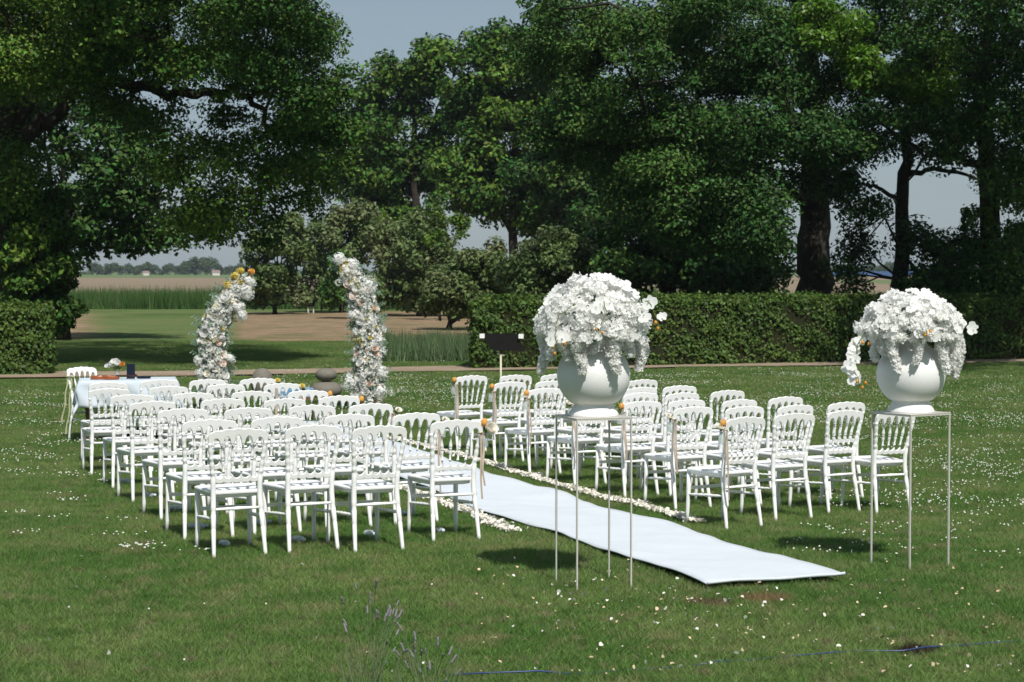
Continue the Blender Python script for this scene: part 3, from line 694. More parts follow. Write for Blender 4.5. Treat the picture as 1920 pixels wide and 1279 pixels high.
# far tree line, houses
def fartree(seed):
    n = 14; c = rng.normal(size=(n, 3)) * np.array([1.5, 1.5, 1.2]) + np.array([0, 0, 5.0])
    V = leaves(c, np.full(n, 2.0), .9, 90, 0.9)
    return npmesh('far_tree', V, 4)
fm = [fartree(i) for i in range(4)]
kinds = ['small round hazy', 'taller domed hazy', 'broad low hazy', 'narrow upright hazy']
spots = [(px, random.uniform(840, 960)) for px in list(range(176, 452, 13))] + [(px, random.uniform(780, 860)) for px in list(range(1562, 1700, 15)) + list(range(1880, 1935, 15)) + list(range(1712, 1850, 30))]
for k, (px, dd) in enumerate(spots):
    s_ = random.uniform(.5, .78)
    if 370 < px < 400: s_ = 1.1
    p = G(px + random.uniform(-4, 4), dd)
    side = 'left' if px < 900 else 'right'
    obj('far_tree', fm[k % 4], M['far'], loc=p, rot=(0, 0, random.uniform(0, 6)), scl=(s_ * random.uniform(.9, 1.4), s_ * 1.1, s_ * .95),
        label=('largest domed tree of the distant hazy tree line, left of the first flower column' if px == 384 + 0 else f'tiny hazy tree in the distant tree line beyond the fields on the {side}'), category='tree', group=f'distant tree line on the {side}')
V = leaves(np.c_[rng.uniform(-330, 480, 420), rng.uniform(985, 1010, 420), rng.uniform(0.2, 1.6, 420)], np.full(420, 2.2), .8, 28, 1.3)
obj('far_wood', npmesh('far_wood', V, 4), M['far'], kind='stuff', label='distant hazy band of woodland on the horizon', category='woodland')
def house(px, dd, w_, h_, lab, rf=True):
    T = thing('farmhouse', lab, 'house', G(px, dd), 0.3, 'distant farm buildings')
    m = MB(); m.box((0, 0, h_ / 2), (w_ / 2, w_ * .4, h_ / 2)); obj('wall', m.mesh('wall', False), M['wall'], T)
    m = MB(); m.add([(-w_ / 2 - .3, -w_ * .45, h_ + .01), (w_ / 2 + .3, -w_ * .45, h_ + .01), (w_ / 2 + .3, w_ * .45, h_ + .01), (-w_ / 2 - .3, w_ * .45, h_ + .01), (-w_ / 2, 0, h_ * 1.7), (w_ / 2, 0, h_ * 1.7)],
                    [(0, 1, 5, 4), (2, 3, 4, 5), (1, 2, 5), (3, 0, 4), (0, 3, 2, 1)]); obj('roof', m.mesh('roof', False), M['tile'], T)
house(274, 830, 2.6, 1.2, 'tiny distant pale house in the left tree line, further left')
house(405, 820, 3.2, 1.4, 'tiny distant pale house just left of the first flower column')
m = MB(); p = at(1635, 503, 760); m.box((0, 0, .9), (17, 2, 1.0)); 
obj('blue_sheeting', m.mesh('blue_sheeting', False), M['bluefar'], loc=(p.x, 760, -.1), label='long low blue sheeted crop cover far beyond the right field', category='crop cover')

# ------------------------------------------------------------------ chairs
def ringbar(xs_, zb, zt, yc, th, k=8):
    """bar along x with given bottom and top edge and rounded section"""
    V = []; Fc = []; n = len(xs_)
    for i in range(n):
        c = (zb[i] + zt[i]) / 2; h_ = (zt[i] - zb[i]) / 2
        for j in range(k):
            bw = min(.004, h_ * .5); ty = th / 2
            yy, zz = [(ty, -h_ + bw), (ty, h_ - bw), (ty - .004, h_), (-ty + .004, h_), (-ty, h_ - bw), (-ty, -h_ + bw), (-ty + .004, -h_), (ty - .004, -h_)][j]
            V.append((xs_[i], yc(c + zz) + yy, c + zz))
    for i in range(n - 1):
        for j in range(k):
            j2 = (j + 1) % k; Fc.append((i * k + j, i * k + j2, (i + 1) * k + j2, (i + 1) * k + j))
    Fc.append(tuple(range(k))); Fc.append(tuple((n - 1) * k + j for j in range(k - 1, -1, -1)))
    return V, Fc
def backy(z): return -0.195 - 0.19 * max(0, z - 0.46)
def turned(p0, p1, prof, seg=8):
    """spindle from p0 to p1, prof [(t, r)]"""
    m = MB(); p0, p1 = Vector(p0), Vector(p1); m.tube([p0.lerp(p1, t) for t, _ in prof], [r_ for _, r_ in prof], seg); return m
CH = {}
PIT = 0.0765
X = np.linspace(-.208, .208, 105); zb, zt = [], []
for x_ in X:
    zt_ = 0.868 + 0.024 * (1 - (abs(x_) / .208) ** 1.7) + 0.0065 * (.5 + .5 * math.cos(2 * math.pi * x_ / PIT)) ** .7 - (0.03 * max(0, (abs(x_) - .19) / .018) ** 2)
    k = round(x_ / PIT); k = max(-2, min(2, k)); u = x_ - k * PIT; hw = .0275
    A = (.060, .052, .040)[abs(k)]
    zb_ = 0.788 + (A * math.sqrt(max(0, 1 - (u / hw) ** 2)) if abs(u) < hw else 0)
    zb.append(zb_); zt.append(zt_)
V, Fc = ringbar(X, zb, zt, backy, 0.022); m = MB(); m.add(V, Fc); CH['top'] = m.mesh('chair_top_rail', 32)
X = np.linspace(-.158, .158, 79); zb, zt = [], []; P2 = .0615
for x_ in X:
    k = max(-2, min(2, round(x_ / P2))); u = (x_ - k * P2) / (P2 / 2)
    zt.append(0.588 - 0.040 * math.sqrt(max(0, 1 - min(1, abs(u)) ** 2)) ** .9)
    zb.append(0.526 - 0.013 * math.sqrt(max(0, 1 - min(1, abs(u)) ** 2)))
V, Fc = ringbar(X, zb, zt, backy, 0.022); m = MB(); m.add(V, Fc); CH['low'] = m.mesh('chair_lower_rail', 32)
sp = [(0, .0075), (.04, .0075), (.05, .0105), (.07, .0105), (.08, .0055), (.30, .0085), (.42, .0135), (.48, .0145), (.52, .008), (.535, .0125), (.56, .0125), (.575, .007), (.62, .0125), (.72, .0105), (.90, .006), (.92, .011), (.95, .011), (.96, .008), (1, .008)]
for k in range(4):
    xt = (k - 1.5) * PIT; xb = (k - 1.5) * P2
    CH['sp%d' % k] = turned((xt, backy(.795), .795), (xb, backy(.58), .583), sp, 7).mesh('chair_spindle')
for s_, nm in ((-1, 'L'), (1, 'R')):
    m = MB()
    path = [(0.182, -.275, 0), (.176, -.245, .16), (.168, -.215, .32), (.163, -.198, .44), (.166, backy(.54), .54), (.178, backy(.66), .66), (.197, backy(.80), .80)]
    pz = [p[2] for p in path]
    prof = [(0, .0125), (.02, .0135), (.10, .0150), (.20, .0165), (.205, .0145), (.212, .0175), (.30, .0185), (.307, .0150), (.314, .0185), (.322, .0150), (.33, .0190), (.36, .0190), (.41, .0190), (.50, .0180), (.56, .0175), (.57, .0125), (.58, .0185), (.60, .0185), (.61, .0120), (.63, .018), (.66, .0165), (.675, .0120), (.685, .0175), (.70, .0175), (.71, .0120), (.73, .0175), (.76, .0150), (.775, .0120), (.785, .0165), (.80, .0150)]
    m.tube([(s_ * np.interp(z, pz, [p[0] for p in path]), np.interp(z, pz, [p[1] for p in path]), z) for z, _ in prof], [r_ for _, r_ in prof], 10)
    CH['rear' + nm] = m.mesh('chair_rear_leg')
    m = MB(); m.tube([(s_ * .192, .205, 0), (s_ * .19, .198, .10), (s_ * .188, .192, .23), (s_ * .187, .19, .30), (s_ * .186, .188, .437)], [.0135, .0155, .0175, .019, .0195], 8)
    CH['front' + nm] = m.mesh('chair_front_leg')
    m = turned((s_ * .189, .193, .245), (s_ * .171, -.226, .27), [(0, .008), (.12, .009), (.2, .013), (.3, .0095), (.36, .0145), (.42, .0095), (.5, .015), (.58, .0095), (.64, .0145), (.7, .0095), (.8, .013), (.88, .009), (1, .008)], 7)
    CH['side' + nm] = m.mesh('chair_side_stretcher')
CH['rearst'] = turned((-.168, -.213, .335), (.168, -.213, .335), [(0, .009), (.12, .0105), (.13, .0125), (.15, .0105), (.30, .0115), (.31, .0135), (.33, .011), (.5, .0145), (.67, .011), (.69, .0135), (.70, .0115), (.85, .0105), (.87, .0125), (.88, .0105), (1, .009)], 8).mesh('chair_rear_stretcher')
m = MB(); m.box((0, .190, .295), (.175, .008, .013)); CH['frontst'] = m.mesh('chair_front_stretcher', False)
# seat: rounded trapezoid slab
def outline(off, n=9):
    cs = [(.178, -.195, .03), (.212, .20, .05)]; pts_ = []
    w0, w1, y0, y1, r0_, r1_ = .178 + off, .212 + off, -.198 - off, .222 + off, .03, .055
    for (cx, cy, r_, a0) in ((w0 - r0_, y0 + r0_, r0_, -90), (w1 - r1_, y1 - r1_, r1_, 0), (-w1 + r1_, y1 - r1_, r1_, 90), (-w0 + r0_, y0 + r0_, r0_, 180)):
        for k in range(n): a = R(a0 + 90 * k / (n - 1)); pts_.append((cx + r_ * math.cos(a), cy + r_ * math.sin(a)))
    return pts_
m = MB(); rings = [(-.012, .434), (-.002, .437), (0, .444), (0, .452), (-.004, .458), (-.012, .461), (-.05, .458), (-.10, .455)]; V = []; Fc = []; o0 = outline(0); n = len(o0)
for off, z in rings: V += [(x_, y_, z) for x_, y_ in outline(off)]
for i in range(len(rings) - 1):
    for k in range(n): k2 = (k + 1) % n; Fc.append((i * n + k, i * n + k2, (i + 1) * n + k2, (i + 1) * n + k))
Fc.append(tuple(range(n - 1, -1, -1))); Fc.append(tuple((len(rings) - 1) * n + k for k in range(n)))
m.add(V, Fc); CH['seat'] = m.mesh('chair_seat', 40)
m = MB(); V = []; Fc = []
for off, z in ((-.05, .405), (-.022, .412), (-.018, .434)): V += [(x_, y_, z) for x_, y_ in outline(off)]
for i in range(2):
    for k in range(n): k2 = (k + 1) % n; Fc.append((i * n + k, i * n + k2, (i + 1) * n + k2, (i + 1) * n + k))
Fc.append(tuple(range(n - 1, -1, -1))); m.add(V, Fc); CH['apron'] = m.mesh('chair_seat_frame')
def chair(label, group, loc, th):
    T = thing('chair', label, 'chair', loc, th, group)
    for nm, k in [('seat', 'seat'), ('seat_frame', 'apron'), ('top_rail', 'top'), ('lower_rail', 'low')] + [('spindle', 'sp%d' % i) for i in range(4)] + \
            [('leg', 'rearL'), ('leg', 'rearR'), ('leg', 'frontL'), ('leg', 'frontR'), ('stretcher', 'sideL'), ('stretcher', 'sideR'), ('stretcher', 'rearst'), ('stretcher', 'frontst')]:
        obj(nm, CH[k], M['chair'], T)
    return T
def place(px, py, th):
    c = onground(px, py, 0.898); off = Matrix.Rotation(th, 3, 'Z') @ Vector((0, -.278, 0))
    p = c - off; p.z = float(gz(c.x, c.y)); return p
LEFT = [[(449, 800.5), (588, 796), (711, 796), (856, 786.5)], [(391, 783), (520, 779), (654, 775), (781, 772)], [(343, 766), (464.7, 762), (584, 758), (697, 755)],
        [(287, 751.5), (417, 746), (534, 744.5), (637, 740)], [(247, 739.5), (361, 735), (471, 731), (578, 730)], [(204.5, 726), (317, 722.5), (423, 719), (530, 717)],
        [(202, 715.5), (300, 710.6), (389, 709.6), (485, 707.8)]]
RIGHT = [[(1397, 780), (1490, 773), (1585, 766.6), (1678, 767)], [(1301, 762.5), (1397, 760), (1492, 757), (1589, 752.5)], [(1204, 750), (1289, 748), (1386, 746), (1475, 742)],
         [(1108, 737.5), (1202.5, 736), (1280, 734.5), (1365, 730)], [(1023, 726.5), (1110, 725), (1204, 724), (1274, 722)], [(955.6, 714), (1034, 712.5), (1120, 711.5), (1206, 711)],
         [(885, 702.5), (966, 701), (1043, 700), (1125, 699)]]
ordn = ['first', 'second', 'third', 'fourth', 'fifth', 'sixth', 'farthest']
LC, RC_ = {}, {}
for side, D, store, base in (('left', LEFT, LC, 24), ('right', RIGHT, RC_, 31)):
    for r_, row in enumerate(D):
        for c_, (px, py) in enumerate(row):
            th = R(base + random.uniform(-4, 4))
            p = place(px, py, th)
            seat_ = (4 - c_) if side == 'left' else c_ + 1
            s_name = 'aisle seat' if seat_ == 1 else ('outermost seat' if seat_ == 4 else ordn[seat_ - 1] + ' seat from the aisle')
            lab = f'white spindle chair, {side} block, {ordn[r_]} row from camera, {s_name}' if r_ < 6 else f'white spindle chair, {side} block, farthest row, {s_name}'
            ch_ = store[(r_, seat_)] = chair(lab, f'white chairs in the {side} block', p, th); ch_.rotation_euler = (R(random.uniform(-.7, .7)), R(random.uniform(-.7, .7)), th); ch_.location.z -= random.uniform(0, .008)
th = R(-136); 
tc = chair('white spindle chair facing sideways at the white clothed table, far left', 'white chairs', place(152, 687.5, th), th)
tc['group'] = 'white chairs at the table'

# ------------------------------------------------------------------ flowers
def petal(m, c, d_, nrm, L_, W_, cup=0.3):
    """5x? small curved petal from c along d_"""
    d_ = d_.normalized(); nrm = (nrm - d_ * nrm.dot(d_)).normalized(); s_ = d_.cross(nrm)
    V = [c, c + d_ * L_ * .45 - s_ * W_ * .5 + nrm * L_ * cup * .12, c + d_ * L_ * .45 + s_ * W_ * .5 + nrm * L_ * cup * .12, c + d_ * L_ * .9 - s_ * W_ * .33 + nrm * L_ * cup * .55, c + d_ * L_ * .9 + s_ * W_ * .33 + nrm * L_ * cup * .55, c + d_ * L_ + nrm * L_ * cup * .6, c + d_ * L_ * .5 + nrm * L_ * cup * 0.02]
    m.add(V, [(0, 6, 1), (0, 2, 6), (1, 6, 5, 3), (6, 2, 4, 5)])
def orchid():
    m = MB(); n = Vector((0, 0, 1)); c = Vector((0, 0, 0))
    for a, L_, W_ in ((90, .040, .030), (20, .045, .050), (160, .045, .050), (232, .038, .028), (308, .038, .028)):
        petal(m, c, Vector((math.cos(R(a)), math.sin(R(a)), 0)), n, L_, W_, random.uniform(.15, .45))
    petal(m, Vector((0, 0, .004)), Vector((0, -1, .6)), Vector((0, .6, 1)), .02, .016, .8)
    return m.mesh('orchid_bloom')
def rose(R_=0.05, layers=4, openn=1.0):
    m = MB()
    for l in range(layers):
        n = 3 + l * 2; rr = R_ * (.25 + .75 * l / (layers - 1)); tilt = R(78 - 58 * l / (layers - 1) * openn)
        for k in range(n):
            a = 2 * math.pi * k / n + l * .7
            o = Vector((math.cos(a), math.sin(a), 0)); d_ = o * math.cos(tilt) + Vector((0, 0, math.sin(tilt))); nn = -o * math.sin(tilt) + Vector((0, 0, math.cos(tilt)))
            petal(m, o * rr * .18 - Vector((0, 0, R_ * .25)), d_, nn, rr * 1.05 + R_ * .12, rr * 1.15 + .008, .55)
    return m.mesh('rose_bloom')
def floretball(R_, n, fs):
    m = MB()
    for i in range(n):
        d_ = Vector(rng.normal(size=3)).normalized(); c = d_ * R_ * random.uniform(.75, 1.0)
        a = d_.cross(Vector(rng.normal(size=3))).normalized(); b = d_.cross(a)
        for k in range(4):
            an = k * math.pi / 2; u = a * math.cos(an) + b * math.sin(an); v_ = d_.cross(u)
            m.add([c, c + u * fs * .6 - v_ * fs * .4 + d_ * fs * .12, c + u * fs + d_ * fs * .25, c + u * fs * .6 + v_ * fs * .4 + d_ * fs * .12], [(0, 1, 2, 3)])
    return m.mesh('floret_cluster')
ORCH = [orchid() for _ in range(3)]; ROSE = rose(); PEONY = rose(.07, 5, .8); HYD = floretball(.07, 40, .016); SMALL = rose(.03, 3, .9)
def look(d_, spin=None):
    q = Vector(d_).to_track_quat('Z', 'Y'); 
    return (q.to_matrix().to_4x4() @ Matrix.Rotation(random.uniform(0, 6.28) if spin is None else spin, 4, 'Z')).to_euler()
MC = {}
def mcopy(me, m):
    k = (me.name, m.name)
    if k not in MC:
        c = me.copy(); c.materials.clear(); c.materials.append(m); MC[k] = c
    return MC[k]
def floret_cloud(P, Nn, fs, petals=4):
    """numpy: small four-petalled florets at P facing Nn"""
    n = len(P); Nn = Nn / np.linalg.norm(Nn, axis=1)[:, None]
    a = np.cross(Nn, rng.normal(size=(n, 3))); a /= np.linalg.norm(a, axis=1)[:, None]; b = np.cross(Nn, a)
    s_ = (fs * rng.uniform(.7, 1.3, n))[:, None]; out = []
    for k in range(petals):
        an = k * 2 * math.pi / petals; u = a * math.cos(an) + b * math.sin(an); v_ = np.cross(Nn, u); cu = rng.uniform(.1, .6, n)[:, None]
        out.append(np.stack([P, P + s_ * (u * .6 - v_ * .42 + Nn * cu * .3), P + s_ * (u + Nn * cu * .8), P + s_ * (u * .6 + v_ * .42 + Nn * cu * .3)], 1))
    return np.concatenate(out).reshape(-1, 3)

# plinths, vases, arrangements
def plinth_and_vase(feet, topy, side, lab_p, lab_v, lab_f, strands, seed, dome):
    g = [onground(*p) for p in feet]       # A (left), B (near), C (far), D (right)
    c = sum(g, Vector()) / 4
    ang = math.atan2((g[3] - g[1]).y, (g[3] - g[1]).x) * .5 + math.atan2((g[2] - g[0]).y, (g[2] - g[0]).x) * .5
    hw = 0.185; H = at(960, topy, c.y).z - c.z
    P = thing('plinth', lab_p, 'plant stand', c, ang, 'metal plinths under the vases')
    for sx in (-1, 1):
        for sy in (-1, 1):
            m = MB(); m.box((sx * (hw - .005), sy * (hw - .005), H / 2 - .02), (.005, .005, H / 2 + .012)); obj('leg', m.mesh('plinth_leg', False), M['metal'], P)
    m = MB()
    for s_ in (-1, 1):
        m.box((0, s_ * (hw - .005), H - .008), (hw, .0052, .0052)); m.box((s_ * (hw - .005), 0, H - .008), (.0052, hw - .0104, .0052))
    obj('top_frame', m.mesh('plinth_frame', False), M['metal'], P)
    m = MB(); m.box((0, 0, H), (hw + .002, hw + .002, .0026)); obj('top_plate', m.mesh('plinth_plate', False), M['metal'], P)
    zt_ = c.z + H + .0028
    vz = thing('vase', lab_v, 'vase', (c.x, c.y, zt_), 0, 'white globe vases')
    prof = [(.0, 0), (.154, 0), (.157, .004), (.157, .010), (.150, .026), (.135, .050), (.126, .064), (.123, .072), (.128, .082)]
    for a in np.linspace(-52, 62, 26):
        prof.append((.229 * math.cos(R(a)) , .252 + .229 * math.sin(R(a)) * (.98 if a > 0 else 0.94)))
    prof += [(.100, .470), (.096, .480), (.098, .492), (.088, .492), (.086, .46)]
    m = MB(); m.lathe(prof, 64, close=False); obj('body', m.mesh('vase_body'), M['vase'], vz)
    A = thing('flower_arrangement', lab_f, 'flowers', (c.x, c.y, zt_ + .462), 0, 'white flower arrangements in the vases')
    cz = .08; rx, rz = dome
    # mass of small florets on a lumpy dome
    n = 6500; d_ = rng.normal(size=(n, 3)); d_ /= np.linalg.norm(d_, axis=1)[:, None]; d_ = d_[(d_[:, 2] > -.35)]
    rr = 1 + .09 * np.sin(d_[:, 0] * 9 + seed) * np.sin(d_[:, 1] * 8) + .07 * np.sin(d_[:, 2] * 11 + d_[:, 0] * 6)
    depth = rng.uniform(.80, 1.0, len(d_)) * rr
    Pp = d_ * depth[:, None] * np.array([rx, rx * .95, rz]); Pp[:, 2] += cz
    under = d_[:, 2] < 0; Pp[under, 2] = cz + Pp[under, 2] * .5 - .05
    clouds = [floret_cloud(Pp, d_ + rng.normal(size=d_.shape) * .6, .019)]
    # hanging strands
    sm_ = MB()
    for (ax, ay, len_, w_) in strands:
        n = int(520 * len_ / .3); t = rng.random(n); taper = w_ * 1.12 * (1 - .6 * t) * np.sqrt(rng.random(n)); a = rng.uniform(0, 6.28, n)
        sway = .02 * np.sin(t * 4 + ax * 20)
        q = np.c_[ax + sway + np.cos(a) * taper, ay + np.sin(a) * taper, .07 - t * len_]
        nn = np.c_[np.cos(a), np.sin(a), rng.normal(0, .5, n)] + rng.normal(size=(n, 3)) * .35
        clouds.append(floret_cloud(q, nn, .017))
        sm_.tube([(ax, ay, .08), (ax + .015, ay, .07 - len_ * .5), (ax, ay, .07 - len_)], [.003, .002, .001], 4)
    fl_ = obj('florets', npmesh('florets', np.concatenate(clouds), 4), M['petal'], A, kind='stuff')
    # inner greenery
    n = 700; dd_ = rng.normal(size=(n, 3)); dd_ /= np.linalg.norm(dd_, axis=1)[:, None]; dd_[:, 2] = abs(dd_[:, 2]) - .25
    G_ = dd_ * np.array([rx, rx, rz]) * .80; G_[:, 2] += cz
    obj('greenery', npmesh('greenery', leaves(G_, np.full(n, .012), 1, 1, .045), 4), M['sage'], A, kind='stuff')
    # larger orchid blooms on arching sprays: parts
    for i in range(64):
        v_ = Vector(rng.normal(size=3)).normalized()
        if v_.y > .45: v_.y = -v_.y
        if v_.z < -.2: v_.z = -v_.z
        p = Vector((v_.x * rx * 1.03, v_.y * rx * .98, v_.z * rz * 1.03 + cz))
        obj('orchid', mcopy(ORCH[i % 3], M['petal']), None, A, p, look(v_ + Vector((random.uniform(-.5, .5), -.5 + random.uniform(-.3, .3), .1 + random.uniform(-.4, .4)))), random.uniform(.55, .95))
    return A, sm_, rx, rz, cz
st = [(-.32, -.02, .26, .045), (-.25, -.12, .17, .05), (-.10, -.25, .25, .05), (.00, -.24, .13, .035), (.13, -.24, .25, .055), (.20, -.16, .15, .05), (.28, -.04, .24, .05), (-.17, -.2, .17, .05)]
A1, sm1, rx, rz, cz = plinth_and_vase([(1041, 1093), (1090, 1108), (1134, 1088), (1185, 1102)], 780.5, 'left',
    'thin square metal plinth frame left of the runner end', 'white globe vase with flared foot on the left plinth', 'white orchid and floret arrangement spilling over the left vase', st, 1.0, (.335, .33))
def spray(A, sm, pts_, blooms, buds):
    sm.tube(wob(pts_, 3, .004), .0028, 5)
    for (p, s_) in blooms: obj('orchid', mcopy(ORCH[0], M['petal']), None, A, p, look(Vector((random.uniform(-.4, .2), -1, random.uniform(0, .4)))), s_)
    for p in buds:
        m = MB(); m.lathe([(0.001, -.014), (.008, -.008), (.010, 0), (.007, .009), (.001, .014)], 8)
        obj('bud', m.mesh('bud'), M['bud'], A, p, (random.uniform(-.4, .4), random.uniform(-.4, .4), 0), random.uniform(.8, 1.2))
spray(A1, sm1, [(.18, -.2, .25), (.32, -.2, .26), (.365, -.2, .2), (.39, -.2, .12), (.40, -.2, .08)], [((.33, -.2, .25), 1.2), ((.30, -.22, .16), 1.0), ((.41, -.2, .16), .8)], [(.372, -.2, .125), (.385, -.21, .09)])
spray(A1, sm1, [(-.12, -.3, .24), (-.22, -.3, .18), (-.25, -.3, .08), (-.24, -.3, 0)], [((-.27, -.3, .03), 1.1), ((-.20, -.31, .04), 1.0)], [(-.26, -.3, -.02), (-.19, -.31, .0), (-.25, -.3, -.06)])
spray(A1, sm1, [(.05, -.3, .26), (.06, -.32, .18), (.03, -.34, .12)], [], [(.035, -.34, .07), (.0, -.34, .09)])
obj('stems', sm1.mesh('stems'), M['stem'], A1)
st = [(-.24, -.08, .18, .05), (-.15, -.22, .25, .04), (-.02, -.26, .20, .03), (.18, -.19, .26, .045), (.25, -.10, .24, .05), (.30, -.02, .30, .04), (-.20, -.15, .15, .04)]
A2, sm2, rx, rz, cz = plinth_and_vase([(1637, 1057), (1695, 1072), (1714, 1050), (1776, 1065)], 773, 'right',
    'thin square metal plinth frame right of the runner end', 'white globe vase with flared foot on the right plinth', 'white orchid arrangement with a long trailing spray, in the right vase', st, 4.0, (.335, .265))
bl = []
for i in range(15):
    t = i / 14; bl.append(((-.24 - .17 * min(1, t * 2) + random.uniform(-.035, .035), -.12 + random.uniform(-.03, .03), .12 - .36 * t), random.uniform(.85, 1.1)))
spray(A2, sm2, [(-.1, -.1, .2), (-.28, -.12, .16), (-.38, -.12, 0), (-.40, -.12, -.15), (-.37, -.12, -.28)], bl, [(-.31, -.13, .0), (-.35, -.13, .01), (-.385, -.13, -.25), (-.33, -.13, -.26), (-.35, -.13, -.29)])
spray(A2, sm2, [(0.0, -.3, .22), (.03, -.32, .14), (.03, -.33, .06)], [((.40, -.05, .1), 1.1)], [(.02, -.33, .07), (.055, -.33, .09)])
obj('stems', sm2.mesh('stems'), M['stem'], A2)

# flower columns
def column(label, pxs, d0, width, extra=()):
    base = G(pxs[0][0], d0)
    C = thing('flower_column', label, 'flower column', base, 0, 'curved flower columns')
    pts_ = [at(a, b, d0) - base for a, b in pxs]; pts_[0].z = 0.0
    Pn = np.array([tuple(p) for p in pts_]); dd = np.r_[0, np.cumsum(np.linalg.norm(np.diff(Pn, axis=0), axis=1))]; Lt = dd[-1]
    f = lambda t: np.array([np.interp(t * Lt, dd, Pn[:, k]) for k in range(3)])
    m = MB(); m.tube([Vector(f(t)) for t in np.linspace(0, .97, 14)], .03, 8); obj('frame', m.mesh('column_frame'), M['metal'], C)
    wf = lambda t: width * (1.0 - .40 * max(0, t - .75) / .25)
    n = 6500; t = rng.random(n); a = rng.uniform(0, 6.28, n); r_ = np.array([wf(x_) for x_ in t]) * rng.uniform(.45, 1.12, n)
    cen = np.array([f(x_) for x_ in t]); q = cen + np.c_[np.cos(a) * r_, np.sin(a) * r_, rng.normal(0, .02, n)]
    q[:, 2] = np.maximum(q[:, 2], .03)
    k = n // 5
    obj('foliage', npmesh('foliage', leaves(q[:k], np.full(k, .02), 1, 1, .085), 4), M['sage'], C, kind='stuff')
    nn = np.c_[np.cos(a), np.sin(a), rng.normal(0, .5, n)]
    k3 = k + (n - k) * 2 // 3
    obj('small_florets', npmesh('small_florets', floret_cloud(q[k:k3], nn[k:k3], .024), 4), M['petal'], C, kind='stuff')
    obj('cream_florets', npmesh('cream_florets', floret_cloud(q[k3:], nn[k3:], .024), 4), M['petal2'], C, kind='stuff')
    pal = [('rose', ROSE, 'petal')] * 3 + [('peony', PEONY, 'petal')] * 2 + [('hydrangea', HYD, 'petal')] * 9 + [('rose', ROSE, 'petal2')] * 2 + [('rose', ROSE, 'pink')] * 2 + [('rose', SMALL, 'yellow')] + [('hydrangea', HYD, 'lime')]
    for i in range(230):
        t_ = (i + random.random()) / 230; a_ = random.uniform(0, 6.28)
        if math.sin(a_) > .5: a_ = -a_
        nm, me, mt = random.choice(pal)
        if t_ > .88: nm, me, mt = random.choice([('hydrangea', HYD, 'petal'), ('rose', ROSE, 'petal'), ('rose', ROSE, 'yellow')])
        rr_ = wf(t_) * random.uniform(.85, 1.12); p = Vector(f(t_)) + Vector((math.cos(a_) * rr_, math.sin(a_) * rr_, random.uniform(-.02, .02)))
        p.z = max(p.z, .06)
        obj(nm, mcopy(me, M[mt]), None, C, p, look(Vector((math.cos(a_) + random.uniform(-.5, .5), math.sin(a_) - .35, .25 + random.uniform(-.5, .6)))), random.uniform(.5, 1.1))
    for i in range(44):   # sprigs of sage leaves that break the outline
        t_ = random.random(); s_ = random.choice((-1, 1)); m = MB(); p = Vector(f(t_)) + Vector((s_ * wf(t_) * .8, -.03, 0)); dr = Vector((s_ * 1, random.uniform(-.4, .3), random.uniform(-.1, .9))).normalized(); L_ = random.uniform(.10, .2)
        m.tube([Vector((0, 0, 0)), dr * L_ + Vector((0, 0, -.01))], [.002, .001], 3)
        for k_ in range(7):
            b_ = dr * L_ * (k_ + 1) / 7; s2 = 1 if k_ % 2 else -1
            petal(m, b_, (dr + Vector((0, 0, s2 * .9))).normalized(), Vector((0, -1, 0)), .05, .02, .2)
        obj('sprig', m.mesh('sprig'), M['sage'], C, p)
    for (a_, b_, r_, mt) in extra:      # clusters that stand out from the column
        cc = at(a_, b_, d0 - .1) - base
        for k_ in range(5):
            obj('hydrangea' if mt != 'orange' else 'rose', mcopy(HYD if mt != 'orange' else ROSE, M[mt]), None, C, cc + Vector(rng.normal(size=3)) * r_ * .6, look((random.uniform(-1, 1), -1, .4)), random.uniform(.45, .75))
        k2 = 150; q2 = rng.normal(size=(k2, 3)); q2 /= np.linalg.norm(q2, axis=1)[:, None]
        obj('florets', npmesh('cluster_florets', floret_cloud(np.array(cc) + q2 * r_ * rng.uniform(.4, 1.45, (k2, 1)), q2, .024), 4), M[mt], C, kind='stuff')
        m = MB(); t0_ = Vector(f(min(.97, max(.05, 1 - abs((b_ - pxs[-1][1])) / abs(pxs[0][1] - pxs[-1][1]))))); m.tube([t0_, (t0_ + cc) / 2 + Vector((0, 0, .02)), cc], [.006, .005, .004], 4); obj('stem', m.mesh('cluster_stem'), M['stem'], C)
    return C
column('left curved column of white, blush and yellow flowers leaning right at its top', [(404, 760), (404, 700), (398, 660), (400, 620), (410, 590), (430, 560), (448, 535), (455, 515)], 28.6, .195, [(454, 591, .06, 'petal'), (386, 640, .045, 'yellow'), (372, 675, .05, 'petal'), (462, 545, .09, 'petal'), (468, 528, .06, 'petal'), (448, 575, .07, 'petal'), (442, 517, .04, 'yellow'), (428, 535, .035, 'yellow'), (452, 508, .03, 'yellow'), (430, 672, .05, 'petal'), (377, 700, .05, 'petal'), (470, 509, .02, 'orange')])
column('right curved column of white and blush flowers leaning left at its top', [(690, 766), (690, 700), (692, 650), (690, 610), (684, 575), (672, 540), (658, 510), (640, 490)], 28.6, .19, [(636, 486, .07, 'petal'), (661, 496, .07, 'petal'), (650, 512, .10, 'petal'), (662, 527, .06, 'yellow'), (690, 536, .10, 'petal'), (664, 590, .08, 'petal'), (655, 718, .10, 'petal'), (716, 700, .08, 'petal'), (712, 735, .09, 'petal')])

